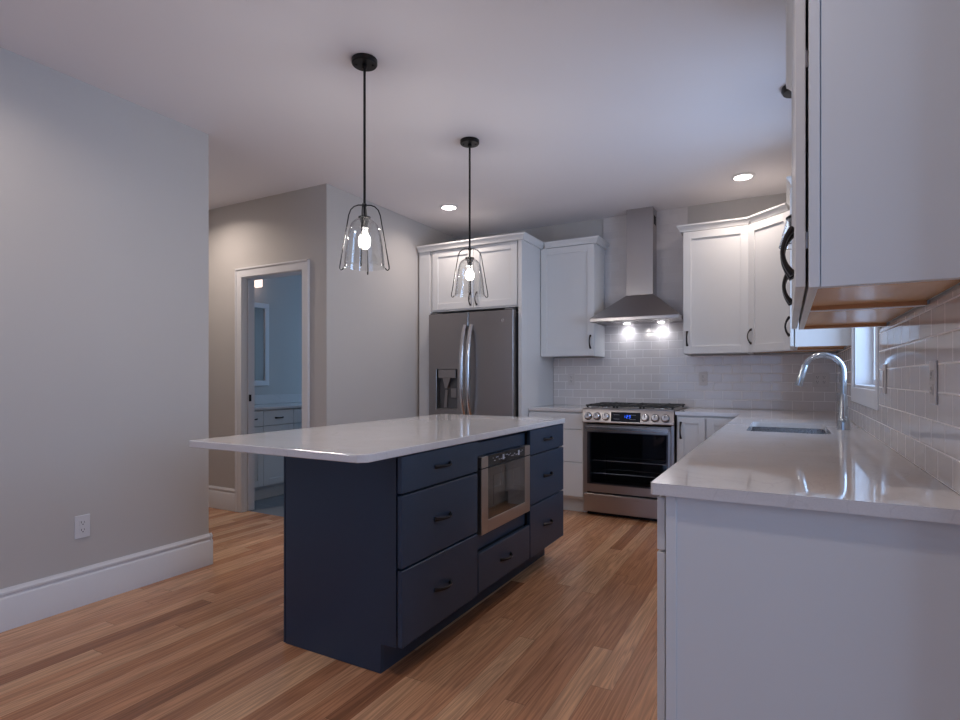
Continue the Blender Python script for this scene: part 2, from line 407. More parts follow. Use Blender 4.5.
def base_profile(t=0.018, h=0.196):
    return [(0, 0), (t, 0), (t, h-0.048), (t-0.003, h-0.042), (t-0.009, h-0.038), (t-0.009, h-0.030), (t-0.003, h-0.026), (t-0.003, h-0.016), (t-0.009, h-0.008), (t-0.012, h), (0, h)]
def baseboard(name, pieces):
    m = MB()
    for (o, u, nn, L) in pieces:
        fr = Fr(o, u, nn); t = bmesh.new()
        pr = base_profile()
        lo = [t.verts.new((0, p, q)) for p, q in pr]; hi = [t.verts.new((L, p, q)) for p, q in pr]
        t.faces.new(lo); t.faces.new(hi[::-1])
        for i in range(len(pr)):
            j = (i+1) % len(pr); t.faces.new((lo[i], lo[j], hi[j], hi[i]))
        m._merge(t, fr)
    return struct(name, m, M_TRIM)
g = 0.0006
baseboard('baseboard_left', [((XL+g, YREAR, 0.001), (0, 1, 0), (1, 0, 0), YL-YREAR+0.018), ((XL+0.018, YL+g, 0.001), (-1, 0, 0), (0, 1, 0), 2.2)])
baseboard('baseboard_hall', [((XW+0.01, YH-g, 0.001), (1, 0, 0), (0, -1, 0), DX0-0.083-XW-0.012), ((DX1+0.083, YH-g, 0.001), (1, 0, 0), (0, -1, 0), XH-DX1-0.083+0.018)])
baseboard('baseboard_fridge_side', [((XH+g, YH-0.018, 0.001), (0, 1, 0), (1, 0, 0), 4.56-YH)])
baseboard('baseboard_right_return', [((XR+0.142, YT-g, 0.001), (1, 0, 0), (0, -1, 0), XEAST-XR-0.16)])

# bathroom pocket door and its casing
d1 = bpy.data.objects.new('door_1', None); COL.objects.link(d1); d1.location = (DX0, YH, 0); d1['kind'] = 'structure'
m = MB()
cw = 0.078
for (x0, x1) in ((DX0-cw+0.004, DX0-0.004), (DX1+0.004, DX1+cw-0.004)):
    m.box(x0, x1, YH-0.019, YH-g, 0.001, DZ+cw, 0.003)
m.box(DX0-cw+0.004, DX1+cw-0.004, YH-0.0192, YH-g, DZ+0.004, DZ+cw, 0.003)
m.box(DX0-cw-0.004, DX0-cw+0.014, YH-0.027, YH-g, 0.001, DZ+cw+0.008, 0.004)
m.box(DX1+cw-0.014, DX1+cw+0.004, YH-0.027, YH-g, 0.001, DZ+cw+0.008, 0.004)
m.box(DX0-cw-0.004, DX1+cw+0.004, YH-0.027, YH-g, DZ+cw-0.010, DZ+cw+0.008, 0.004)
obj('casing', m, M_TRIM, d1)
m = MB()
m.box(DX0-0.019, DX0, YH+0.0, YH+0.040, 0.001, DZ, 0.001).box(DX0-0.019, DX0, YH+0.082, YH+0.12, 0.001, DZ, 0.001)
m.box(DX1, DX1+0.019, YH, YH+0.12, 0.001, DZ, 0.001).box(DX0-0.019, DX1+0.019, YH, YH+0.12, DZ, DZ+0.019, 0.001)
obj('jamb', m, M_TRIM, d1)
obj('door_leaf', MB().box(DX0-0.018, DX0+0.010, YH+0.044, YH+0.078, 0.004, DZ-0.004, 0.002), M_TRIM, d1)
obj('latch', MB().box(DX0+0.0101, DX0+0.0135, YH+0.050, YH+0.076, 0.975, 1.035, 0.001).box(DX0+0.0135, DX0+0.017, YH+0.056, YH+0.070, 0.995, 1.015, 0.001), M_BLACK, d1, label='small black pocket door latch')

# window over the sink
w1 = bpy.data.objects.new('window_1', None); COL.objects.link(w1); w1.location = (XR, (WY0+WY1)/2, WZ0); w1['kind'] = 'structure'
m = MB(); c = 0.072
m.box(XR-0.014, XR-g, WY0-c, WY0, WZ0-0.088, WZ1+c, 0.003).box(XR-0.014, XR-g, WY1, WY1+c, WZ0-0.088, WZ1+c, 0.003)
m.box(XR-0.014, XR-g, WY0, WY1, WZ0-0.088, WZ0, 0.003).box(XR-0.014, XR-g, WY0, WY1, WZ1, WZ1+c, 0.003)
obj('window_casing', m, M_TRIM, w1)
m = MB()
m.box(XR, XR+0.13, WY0, WY0+0.014, WZ0+0.014, WZ1-0.014).box(XR, XR+0.13, WY1-0.014, WY1, WZ0+0.014, WZ1-0.014)
m.box(XR, XR+0.13, WY0, WY1, WZ0, WZ0+0.014).box(XR, XR+0.13, WY0, WY1, WZ1-0.014, WZ1)
obj('window_jamb', m, M_TRIM, w1)
m = MB(); zc = (WZ0+WZ1)/2; f = 0.030
for (za, zb, xo) in ((WZ0+0.015, zc+0.02, 0.088), (zc-0.02, WZ1-0.015, 0.104)):
    ya, yb = WY0+0.015, WY1-0.015; xa, xb = XR+xo, XR+xo+0.015
    m.box(xa, xb, ya, ya+f, za, zb, 0.003).box(xa, xb, yb-f, yb, za, zb, 0.003).box(xa, xb, ya+f, yb-f, za, za+f, 0.003).box(xa, xb, ya+f, yb-f, zb-f, zb, 0.003)
obj('sash', m, M_TRIM, w1)
obj('pane', MB().box(XR+0.094, XR+0.097, WY0+0.044, WY1-0.044, WZ0+0.044, zc-0.01).box(XR+0.110, XR+0.113, WY0+0.044, WY1-0.044, zc+0.01, WZ1-0.044), M_PANE, w1)

# glazed openings behind the photographer
def simple_window(name, fr, W, z0, z1, nd):
    e = bpy.data.objects.new(name, None); COL.objects.link(e); e.location = fr.o; e['kind'] = 'structure'
    m = MB(); f = 0.06
    m.box(0, W, -0.11, -0.03, z0, z0+f, 0.003, fr).box(0, W, -0.11, -0.03, z1-f, z1, 0.003, fr)
    for i in range(nd+1):
        a = i*(W-f)/nd
        m.box(a, a+f, -0.11, -0.03, z0+f, z1-f, 0.003, fr)
    obj('window_frame', m, M_TRIM, e)
    m = MB()
    m.box(-0.09, 0, 0.001, 0.02, z0-0.09, z1+0.09, 0.003, fr).box(W, W+0.09, 0.001, 0.02, z0-0.09, z1+0.09, 0.003, fr)
    m.box(0, W, 0.001, 0.02, z0-0.09, z0, 0.003, fr).box(0, W, 0.001, 0.02, z1, z1+0.09, 0.003, fr)
    obj('window_casing', m, M_TRIM, e)
    obj('pane', MB().box(f, W-f, -0.072, -0.068, z0+f, z1-f, 0, fr), M_PANE, e)
simple_window('window_2', Fr((-2.75, YREAR, 0), (1, 0, 0), (0, 1, 0)), 2.70, 0.15, 2.3, 3)
simple_window('window_3', Fr((XEAST, -0.4, 0), (0, 1, 0), (-1, 0, 0)), 1.7, 0.65, 2.25, 2)
simple_window('window_4', Fr((-4.5, YBATH, 0), (1, 0, 0), (0, -1, 0)), 0.9, 0.9, 2.2, 1)

# backsplash tile
TZ0, TZ1 = 0.9165, 1.384
TT = 0.009
struct('trim_1', MB().box(-2.074, -1.56, YB-TT, YB-g, TZ0, TZ1-0.002).box(-1.56, -0.785, YB-TT, YB-g, TZ0, 1.6789).box(-0.785, XR-TT-g, YB-TT, YB-g, TZ0, TZ1-0.002), M_TILEX)
struct('trim_3', MB().box(-1.56, -0.785, YB-TT, YB-g, 1.679, H-0.001), M_TILETALL)
struct('trim_2', MB().box(XR-TT, XR-g, YT+0.03, WY0-c-0.001, TZ0, 1.391).box(XR-TT, XR-g, WY0-c-0.001, WY1+c+0.001, TZ0, WZ0-0.089).box(XR-TT, XR-g, WY1+c+0.001, YB-g*2, TZ0, TZ1), M_TILEY)

# ------------------------------------------------------------------ cabinet helpers
def shaker(fr, a0, a1, c0, c1, t=0.020, rail=0.062, b0=0.0):
    m = MB(); bv = 0.0015
    m.box(a0+rail-0.002, a1-rail+0.002, b0, b0+t-0.010, c0+rail-0.002, c1-rail+0.002, 0, fr)
    m.box(a0, a0+rail, b0, b0+t, c0, c1, bv, fr).box(a1-rail, a1, b0, b0+t, c0, c1, bv, fr)
    m.box(a0+rail, a1-rail, b0, b0+t, c0, c0+rail, bv, fr).box(a0+rail, a1-rail, b0, b0+t, c1-rail, c1, bv, fr)
    return m
def slab(fr, a0, a1, c0, c1, t=0.020, b0=0.0, bev=0.002):
    return MB().box(a0, a1, b0, b0+t, c0, c1, bev, fr)
def pull(fr, a, b, c, L=0.125, vertical=True, proj=0.034, flare=1.0):
    """bowed pull with flattened flared feet"""
    m = MB(); N = 18; pts = []; rs = []
    for i in range(N+1):
        s = -1 + 2*i/N
        out = proj*(1-abs(s)**2.4)
        al = s*L/2
        pts.append(fr((a, b+0.0005+out*0.92+0.004*(1-abs(s)), c+al)) if vertical else fr((a+al, b+0.0005+out*0.92+0.004*(1-abs(s)), c)))
        rs.append((0.0058 + 0.0042*abs(s)**3)*flare)
    sd = fr.u if vertical else Vector((0, 0, 1))
    m.tube(pts, rs, 8, flat=0.62, side=sd)
    for s in (-1, 1):
        if vertical: m.box(a-0.007, a+0.007, b, b+0.007, c+s*(L/2-0.006)-0.009, c+s*(L/2-0.006)+0.009, 0.002, fr)
        else: m.box(a+s*(L/2-0.006)-0.009, a+s*(L/2-0.006)+0.009, b, b+0.007, c-0.007, c+0.007, 0.002, fr)
    return m
def carcass(m, fr, W, D, c0, c1, t=0.018, under=0.014):
    """hanging box: front at b=0, going to b=-D; bottom panel set up by `under`"""
    m.box(0, t, -D, 0, c0, c1, 0.001, fr).box(W-t, W, -D, 0, c0, c1, 0.001, fr)
    m.box(t, W-t, -D, 0, c1-t, c1, 0, fr).box(t, W-t, -D, -D+0.006, c0+under, c1-t, 0, fr)
    m.box(t, W-t, -0.019, 0, c0, c0+0.035, 0.001, fr).box(t, W-t, -0.019, 0, c1-0.06, c1-t, 0, fr)
    m.box(t, t+0.02, -0.019, 0, c0+0.035, c1-0.06, 0, fr).box(W-t-0.02, W-t, -0.019, 0, c0+0.035, c1-0.06, 0, fr)
def crown_prof():
    return [(0, 0), (0.022, 0), (0.024, 0.010), (0.029, 0.020), (0.038, 0.034), (0.046, 0.042), (0.048, 0.055), (0, 0.055)]
def crown_run(m, path, z):
    """path: list of (x,y) walked with outside on the right hand side; mitred"""
    P = [Vector((x, y)) for x, y in path]; n = len(P); prof = crown_prof(); t = bmesh.new(); rings = []
    for i in range(n):
        dirs = []
        if i > 0: dirs.append((P[i]-P[i-1]).normalized())
        if i < n-1: dirs.append((P[i+1]-P[i]).normalized())
        nr = [Vector((d.y, -d.x)) for d in dirs]
        if len(nr) == 2:
            b = (nr[0]+nr[1]).normalized(); k = 1/max(0.3, b.dot(nr[0]))
        else: b = nr[0]; k = 1
        rings.append([t.verts.new((P[i].x + b.x*k*p, P[i].y + b.y*k*p, z+q)) for p, q in prof])
    for i in range(n-1):
        A, B = rings[i], rings[i+1]
        for k in range(len(prof)):
            j = (k+1) % len(prof); t.faces.new((A[k], A[j], B[j], B[k]))
    t.faces.new(rings[0]); t.faces.new(rings[-1][::-1])
    m._merge(t, ID)
UZ0, UZT = 1.385, 2.425       # upper cabinets: bottom, top of box (crown above)
CZ = 2.419

# ------------------------------------------------------------------ refrigerator surround
FY = 4.56
fs = thing('refrigerator_cabinet', 'tall white cabinet surround enclosing the steel refrigerator, crown at top', 'cabinet', (-2.64, FY, 0))
obj('side_panel', MB().box(-2.112, -2.078, FY, YB-g, 0.001, UZT, 0.0015), M_CAB, fs)
obj('side_filler', MB().box(XH+0.019, -3.065, FY, FY+0.02, 0.001, UZT, 0.0015).box(-3.083, -3.065, FY+0.02, YB-g, 0.001, UZT), M_CAB, fs)
frF = Fr((-3.065, FY+0.021, 0), (1, 0, 0), (0, -1, 0))
m = MB(); m.box(-3.064, -2.113, FY+0.021, YB-0.01, 1.825, UZT, 0.001); obj('cabinet_box', m, M_CAB, fs)
doors = ((0.030, 0.4895), (0.4925, 0.938))
for i, (a0, a1) in enumerate(doors):
    d = obj('door', shaker(frF, a0, a1, 1.840, 2.414), M_CAB, fs)
    obj('handle', pull(frF, a1-0.032 if i == 0 else a0+0.032, 0.020, 1.925, L=0.12), M_BRONZE, d)
m = MB(); crown_run(m, [(XH+0.02, FY), (-2.078, FY), (-2.078, 5.0)], CZ)
obj('crown', m, M_CAB, fs)

# ------------------------------------------------------------------ refrigerator
RX0, RX1, RF = -3.028, -2.130, 4.485
fr_ = thing('refrigerator', 'stainless steel french door refrigerator with water dispenser', 'refrigerator', ((RX0+RX1)/2, RF, 0))
obj('body', MB().box(RX0+0.004, RX1-0.004, RF+0.075, YB-0.06, 0.03, 1.772, 0.004), M_FDARK, fr_)
frR = Fr((RX0, RF, 0), (1, 0, 0), (0, -1, 0))
def curved_slab(a0, a1, c0, c1, depth, W, bow=0.012, hole=None):
    """door whose front bulges slightly across the whole fridge width"""
    m = MB(); N = 10; t = bmesh.new()
    A = [a0+(a1-a0)*i/N for i in range(N+1)]
    fb = lambda a: bow*(1-((a-W/2)/(W/2))**2)
    pts = [(A[0]+0.0, -depth)] + [(a, fb(a)) for a in A] + [(A[-1], -depth)]
    pts[1] = (A[0]+0.003, fb(A[0])-0.000); pts.insert(1, (A[0], fb(A[0])-0.004))
    pts[-2] = (A[-1]-0.003, fb(A[-1])); pts.insert(-1, (A[-1], fb(A[-1])-0.004))
    m.prism(pts, c0, c1, frR)
    return m
W = RX1-RX0; mid = W/2
# left door built as four pieces around the dispenser niche
da0, da1, dc0, dc1 = 0.092, 0.326, 0.880, 1.268
m = curved_slab(0, mid-0.004, dc1, 1.790, 0.070, W)
m2 = curved_slab(0, mid-0.004, 0.735, dc0, 0.070, W)
m.bm.verts.ensure_lookup_table(); t = m2.bm
m._merge(t, ID)
t = curved_slab(0, da0, dc0, dc1, 0.070, W).bm; m._merge(t, ID)
t = curved_slab(da1, mid-0.004, dc0, dc1, 0.070, W).bm; m._merge(t, ID)
dl = obj('door', m, M_STEELV, fr_)
m = MB(); m.box(da0, da1, -0.068, -0.062, dc0, dc1, 0, frR)
nb = obj('dispenser_niche', m, paint('glossy_grey_niche', (0.12, 0.12, 0.125), 0.18, bump=0.01), dl, label='recessed grey ice and water dispenser')
fr2 = frR
obj('dispenser_panel', MB().box(da0+0.020, da1-0.022, -0.060, 0.004, 1.182, dc1-0.002, 0.003, frR), M_STEELV, dl)
obj('dispenser_chute', MB().prism([(0.150, 1.181), (0.235, 1.181), (0.215, 1.125), (0.200, 1.085), (0.175, 1.085), (0.165, 1.125)], -0.055, -0.015, Fr(frR.o, frR.u, frR.n), axis='y'), M_STEELV, dl)
obj('dispenser_paddle', MB().prism([(0.165, 1.07), (0.192, 1.07), (0.180, 0.90), (0.148, 0.90)], -0.050, -0.040, frR, axis='y'), M_STEELV, dl)
obj('ice_paddle', MB().box(0.235, 0.300, -0.052, -0.025, 0.995, 1.085, 0.004, frR), M_STEELV, dl)
obj('dispenser_tray', MB().box(da0+0.004, da1-0.004, -0.061, 0.006, dc0, dc0+0.012, 0.002, frR), M_STEELV, dl)
dr = obj('door', curved_slab(mid+0.004, W, 0.735, 1.790, 0.070, W), M_STEELV, fr_)
obj('door_gap_shade', MB().box(mid-0.0036, mid+0.0036, -0.068, 0.001, 0.74, 1.785, 0, frR), M_DARK, fr_)  # near-black strip stands in for the shade between the two doors
dz = obj('freezer_drawer', curved_slab(0, W, 0.075, 0.728, 0.070, W), M_STEELV, fr_)
for par, a in ((dl, mid-0.034), (dr, mid+0.034)):
    pts = []; rs = []
    for i in range(25):
        s = -1+2*i/24
        pts.append(frR((a, 0.014+0.075*(1-abs(s)**2.6)+0.006, 1.235+0.435*s))); rs.append(0.0195)
    m = MB().tube(pts, rs, 14, flat=0.62, side=(1, 0, 0))
    for s in (-1, 1): m.box(a-0.0125, a+0.0125, 0.010, 0.032, 1.235+s*0.405-0.02, 1.235+s*0.405+0.02, 0.004, frR)
    obj('handle', m, M_HANDLE, par)
pts = [frR((a, 0.014+0.045*(1-abs((a-mid)/0.34)**4)+0.006, 0.665)) for a in [mid-0.34+0.68*i/20 for i in range(21)]]
obj('handle', MB().tube(pts, 0.0125, 12), M_HANDLE, dz)
for ha in (0.005, W-0.09): obj('hinge_cover', MB().box(ha, ha+0.085, -0.13, -0.02, 1.7905, 1.806, 0.003, frR), M_FDARK, fr_)
obj('foot_grille', MB().box(0.01, W-0.01, -0.10, -0.06, 0.0, 0.07, 0.003, frR), M_BLACK, fr_)
obj('badge', MB().lathe([(0, 0), (0.014, 0), (0.014, 0.002), (0, 0.002)], (RX0+0.80, RF-0.0085, 1.70), 20, axis='y'), M_HANDLE, dr, label='small round maker badge')

# ------------------------------------------------------------------ upper cabinets on the back wall
UD = 0.325; UF = 5.003
def upper_back(name, label, x0, x1, doors, left_cap=False, right_cap=False, hz=1.515):
    t = thing(name, label, 'cabinet', ((x0+x1)/2, UF, UZ0), group=None)
    fr = Fr((x0, UF, 0), (1, 0, 0), (0, -1, 0)); W = x1-x0
    m = MB(); carcass(m, fr, W, YB-g-UF, UZ0, UZT); obj('cabinet_box', m, M_CAB, t)
    obj('bottom_panel', MB().box(0.0185, W-0.0185, -(YB-UF)+0.012, -0.0195, UZ0+0.012, UZ0+0.026, 0, fr), M_MAPLE, t, label='natural maple underside')
    for (a0, a1, side) in doors:
        d = obj('door', shaker(fr, a0, a1, UZ0+0.004, 2.414, b0=0.002), M_CAB, t)
        obj('handle', pull(fr, a0+0.032 if side < 0 else a1-0.032, 0.022, hz, L=0.12), M_BRONZE, d)
    return t
ul = upper_back('wall_cabinet', 'white single door wall cabinet between refrigerator surround and range hood', -2.075, -1.546, [(0.004, 0.526, 1)])
m = MB(); crown_run(m, [(-2.077+0.05, UF), (-1.546, UF), (-1.546, YB-TT-g)], CZ); 
obj('crown', m, M_CAB, ul)
ur = upper_back('wall_cabinet', 'white single door wall cabinet just right of the range hood', -0.776, -0.2665, [(0.004, 0.5055, -1)])
m = MB(); crown_run(m, [(-0.776, YB-TT-g), (-0.776, UF), (-0.2665, UF)], CZ)
obj('crown', m, M_CAB, ur)

# diagonal corner cabinet
CX, CY = XR, YB
k0 = Vector((-0.265, UF, 0)); k1 = Vector((0.0400, UF-0.305, 0))
uc = thing('corner_cabinet', 'white diagonal corner wall cabinet between back wall and sink wall', 'cabinet', (0.1, 5.0, UZ0))
e = 0.0008
foot = [(k0.x, YB-e), (k0.x, k0.y), (k1.x, k1.y), (XR-e, k1.y), (XR-e, YB-e)]
obj('cabinet_box', MB().prism(foot, UZ0+0.014, UZT), M_CAB, uc)
obj('bottom_rim', MB().box(k0.x, k0.x+0.016, UF+0.004, YB-0.011, UZ0, UZ0+0.0135).box(k1.x+0.004, XR-0.011, k1.y, k1.y+0.016, UZ0, UZ0+0.0135)
    .prism([(k0.x, k0.y), (k1.x, k1.y), (k1.x+0.012, k1.y+0.012), (k0.x+0.012, k0.y+0.012)], UZ0, UZ0+0.0135), M_CAB, uc)
obj('bottom_panel', MB().prism([(k0.x+0.02, YB-0.02), (k0.x+0.02, k0.y+0.01), (k1.x+0.01, k1.y+0.02), (XR-0.02, k1.y+0.02), (XR-0.02, YB-0.02)], UZ0+0.009, UZ0+0.0135), M_MAPLE, uc, label='natural maple underside')
u = (k1-k0); Ld = u.length; u.normalize(); nn = Vector((u.y, -u.x, 0))
frC = Fr(k0, u, nn)
d = obj('door', shaker(frC, 0.008, Ld-0.008, UZ0+0.004, 2.414, b0=0.002), M_CAB, uc)
obj('handle', pull(frC, 0.040, 0.022, 1.515, L=0.12), M_BRONZE, d)
m = MB(); crown_run(m, [(k0.x+0.025, k0.y-0.025), (k1.x-0.02, k1.y+0.02)], CZ); obj('crown', m, M_CAB, uc)

# wall cabinets on the sink wall, fronts facing -x
XF = 0.0435
def upper_right(label, y0, y1, z0, doors, crownpath, cat='cabinet', end_near=False):
    t = thing('wall_cabinet', label, cat, (XF, (y0+y1)/2, z0))
    fr = Fr((XF, y0, 0), (0, 1, 0), (-1, 0, 0)); W = y1-y0
    m = MB(); carcass(m, fr, W, XR-g-XF, z0, UZT); obj('cabinet_box', m, M_CAB, t)
    obj('bottom_panel', MB().box(0.0185, W-0.0185, -(XR-XF)+0.007, -0.0195, z0+0.013, z0+0.028, 0, fr), M_MAPLE, t, label='natural maple underside')
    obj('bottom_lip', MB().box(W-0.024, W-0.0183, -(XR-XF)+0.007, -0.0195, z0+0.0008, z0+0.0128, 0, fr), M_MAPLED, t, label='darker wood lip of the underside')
    if end_near:
        obj('end_panel', MB().box(-0.006, -0.0002, -(XR-XF)+0.012, -0.024, z0, UZT, 0.001, fr).box(-0.010, -0.0002, -0.022, 0, z0, UZT, 0.001, fr), M_CAB, t)
    for (a0, a1, side) in doors:
        d = obj('door', shaker(fr, a0, a1, z0+0.004, 2.414, b0=0.006, t=0.021), M_CAB, t)
        obj('handle', pull(fr, a0+0.032 if side < 0 else a1-0.032, 0.029, z0+0.135, L=0.125, proj=0.023, flare=1.7), M_BRONZE, d)
        for hz_ in (z0+0.115, z0+0.54, 2.414-0.10):
            hy = a1-0.03 if side < 0 else a0+0.012
            obj('hinge', MB().box(hy, hy+0.018, 0.0005, 0.0065, hz_-0.02, hz_+0.02, 0.001, fr), M_STEEL, d)
    m = MB(); crown_run(m, crownpath, CZ); obj('crown', m, M_CAB, t)
    return t
YC0 = 4.135
upper_right('white wall cabinet on sink wall between window and diagonal corner cabinet', YC0, k1.y-0.006, UZ0, [(0.004, (k1.y-YC0)-0.024, -1)], [(XF, k1.y-0.03), (XF, YC0), (XR-0.02, YC0)][0:3])
Z2 = 1.392
upper_right('white two door wall cabinet nearest the camera, top right', 1.500, 2.030, Z2, [(0.003, 0.2635, 1), (0.2665, 0.527, -1)], [(XF, 2.030), (XF, 1.500), (XR-0.02, 1.500)], end_near=True)
upper_right('white two door wall cabinet beside the window, behind the nearest one', 2.032, 2.770, Z2, [(0.003, 0.3675, 1), (0.3705, 0.735, -1)], [(XR-0.02, 2.770), (XF, 2.770), (XF, 2.033)])

# ------------------------------------------------------------------ range hood
hx0, hx1, hy0, hy1 = -1.543, -0.780, 4.835, YB-TT-0.001
hd = thing('range_hood', 'stainless steel pyramid chimney hood above the range', 'range hood', ((hx0+hx1)/2, hy1, 1.68))
cx0, cx1, cy0 = -1.297, -1.058, 5.160
m = MB()
def frustum(m, r0, r1, z0, z1):
    t = bmesh.new()
    A = [t.verts.new((x, y, z0)) for x, y in ((r0[0], r0[2]), (r0[1], r0[2]), (r0[1], r0[3]), (r0[0], r0[3]))]
    B = [t.verts.new((x, y, z1)) for x, y in ((r1[0], r1[2]), (r1[1], r1[2]), (r1[1], r1[3]), (r1[0], r1[3]))]
    t.faces.new(A[::-1]); t.faces.new(B)
    for i in range(4):
        j = (i+1) % 4; t.faces.new((A[i], A[j], B[j], B[i]))
    m._merge(t, ID)
frustum(m, (hx0, hx1, hy0, hy1), (cx0-0.004, cx1+0.004, cy0-0.004, hy1), 1.712, 1.938)
obj('canopy', m, M_STEEL, hd)
m = MB()
m.box(hx0, hx1, hy0, hy0+0.014, 1.680, 1.7115, 0.003).box(hx0, hx0+0.014, hy0+0.014, hy1, 1.680, 1.7115).box(hx1-0.014, hx1, hy0+0.014, hy1, 1.680, 1.7115)
obj('rim', m, M_STEEL, hd)
obj('chimney', MB().box(cx0, cx1, cy0, hy1, 1.9385, H-0.002, 0.0015), M_STEEL, hd)
obj('vent_slot', MB().box(cx1+0.0002, cx1+0.0012, cy0+0.03, cy0+0.12, 2.58, 2.66), M_DARK, hd)
obj('underside', MB().box(hx0+0.0145, hx1-0.0145, hy0+0.0145, hy1, 1.694, 1.700), M_STEEL, hd)
m = MB()
for i in range(2):
    a = hx0+0.10+i*0.285
    for j in range(9): m.box(a+j*0.030, a+j*0.030+0.020, hy0+0.09, hy1-0.15, 1.688, 1.6935, 0.001)
obj('baffle_filter', m, M_STEELV, hd)
for i, lx in enumerate((hx0+0.225, hx1-0.225)):
    lo = obj('lamp', MB().lathe([(0, 0), (0.028, 0), (0.028, 0.004), (0, 0.004)], (lx, hy1-0.062, 1.6875), 20), M_HOODL, hd)
    sp = bpy.data.lights.new('hood_lamp_light', 'SPOT'); sp.energy = 3.0; sp.spot_size = math.radians(150); sp.spot_blend = 1.0
    sp.color = (0.90, 0.92, 1.0); sp.shadow_soft_size = 0.03
    so = bpy.data.objects.new('hood_lamp_light', sp); COL.objects.link(so); so.location = (lx, hy1-0.062, 1.684)
    so.rotation_euler = (math.radians(8), 0, 0)

# ------------------------------------------------------------------ range
gx0, gx1, gf = -1.549, -0.794, 4.680
rg = thing('gas_range', 'stainless steel slide in gas range with black oven window', 'range', ((gx0+gx1)/2, gf, 0))
frG = Fr((gx0, gf, 0), (1, 0, 0), (0, -1, 0)); GW = gx1-gx0
gz = 0.650
m = MB()
m.box(0.001, 0.025, -0.62, -0.045, 0.03, 0.905, 0, frG).box(GW-0.025, GW-0.001, -0.62, -0.045, 0.03, 0.905, 0, frG)
m.box(0.025, GW-0.025, -0.62, -0.60, 0.03, 0.905, 0, frG).box(0.025, GW-0.025, -0.60, -0.045, 0.03, 0.20, 0, frG)
m.box(0.025, GW-0.025, -0.60, -0.045, 0.80, 0.905, 0, frG)
obj('body', m, M_CAVITY, rg)
for ha in (0.0, GW-0.024): obj('side_trim', MB().box(ha, ha+0.024, -0.044, -0.001, 0.195, 0.799, 0.002, frG), M_STEEL, rg)
cp = obj('control_panel', MB().prism([(-0.07, 0.918), (-0.070, 0.80), (0.018, 0.80), (0.030, 0.812), (0.014, 0.908), (0.004, 0.918)], 0.0, GW, Fr(frG.o, frG.u, frG.n), axis='x', bev=0.002) if False else MB().prism([(0.0, 0.0)]*0 + [(gf+0.07, 0.918), (gf+0.07, 0.800), (gf-0.020, 0.800), (gf-0.028, 0.808), (gf-0.010, 0.908), (gf-0.002, 0.918)], gx0, gx1, ID, axis='x'), M_STEEL, rg)
# knobs lean with the panel
tilt = Vector((0, -1, 0.18)).normalized()
def panel_pt(a, s):   # a along width, s 0 bottom..1 top
    return Vector((gx0+a, gf-0.028+0.018*s, 0.808+0.100*s))
def disc_along(m, p, d, prof, n=24):
    e1 = Vector((1, 0, 0)); e2 = d.cross(e1).normalized()
    t = bmesh.new(); rings = []
    for r, h in prof:
        rings.append([t.verts.new(p + d*h + e1*math.cos(2*PI*k/n)*max(r, 1e-4) + e2*math.sin(2*PI*k/n)*max(r, 1e-4)) for k in range(n)])
    for A, B in zip(rings, rings[1:]):
        for k in range(n): t.faces.new((A[k], A[(k+1) % n], B[(k+1) % n], B[k]))
    t.faces.new(rings[-1]); t.faces.new(rings[0][::-1]); m._merge(t, ID)
for a in (0.052, 0.128, 0.204, GW-0.224, GW-0.144, GW-0.064):
    p = panel_pt(a, 0.48)
    m = MB(); disc_along(m, p, tilt, [(0.031, 0.0008), (0.031, 0.006), (0.029, 0.010), (0.0265, 0.030), (0.022, 0.034), (0.0001, 0.034)])
    kn = obj('knob', m, M_HANDLE, rg)
    m = MB(); disc_along(m, p, tilt, [(0.0335, 0.0002), (0.0335, 0.0040), (0.0315, 0.0042)])
    obj('knob_bezel', m, M_BLACK, kn)
    q = p + tilt*0.0345; m = MB()
    m.box(q.x-0.0025, q.x+0.0025, q.y-0.001, q.y+0.001, q.z, q.z+0.018); obj('knob_mark', m, M_BLACK, kn)
m = MB(); a0, a1 = 0.248, GW-0.262
t = bmesh.new(); nn_ = tilt*0.0015
vs = [panel_pt(a0, 0.10)+nn_, panel_pt(a1, 0.10)+nn_, panel_pt(a1, 0.88)+nn_, panel_pt(a0, 0.88)+nn_]
vb = [v-nn_*0.9 for v in vs]
A = [t.verts.new(v) for v in vs]; B = [t.verts.new(v) for v in vb]
t.faces.new(A); t.faces.new(B[::-1])
for i in range(4): t.faces.new((A[i], A[(i+1) % 4], B[(i+1) % 4], B[i]))
m._merge(t, ID); dp = obj('display', m, M_BGLASS, rg)
# digits 8:88 style clock strokes
def seg_digit(m, p0, h, wd, segs, th=0.0022):
    ex = Vector((1, 0, 0)); ez = (panel_pt(0, 1)-panel_pt(0, 0)).normalized(); o = p0 + tilt*0.0022
    S_ = {'a': ((0, 1), (1, 1)), 'b': ((1, 1), (1, .5)), 'c': ((1, .5), (1, 0)), 'd': ((0, 0), (1, 0)), 'e': ((0, 0), (0, .5)), 'f': ((0, .5), (0, 1)), 'g': ((0, .5), (1, .5))}
    for s_ in segs:
        (x0, y0), (x1, y1) = S_[s_]
        m.tube([o+ex*wd*x0+ez*h*y0, o+ex*wd*x1+ez*h*y1], th/2, 5)
m = MB()
for i, sg in enumerate(('abcdefg'[:0]+'bc', 'abged', 'abgcd')):
    seg_digit(m, panel_pt(GW/2-0.024+i*0.020+(0.004 if i else 0), 0.42), 0.022, 0.012, sg)
obj('clock_digits', m, M_DISPLAY, dp)
for j in range(2):
    for s0, n0 in ((0.270, 0), (GW-0.350, 0)):
        m = MB(); p = panel_pt(s0, 0.3+0.35*j)+tilt*0.002; m.box(p.x, p.x+0.050, p.y-0.0003, p.y+0.0003, p.z, p.z+0.0025)
        obj('key_print', m, M_GLYPH, dp)
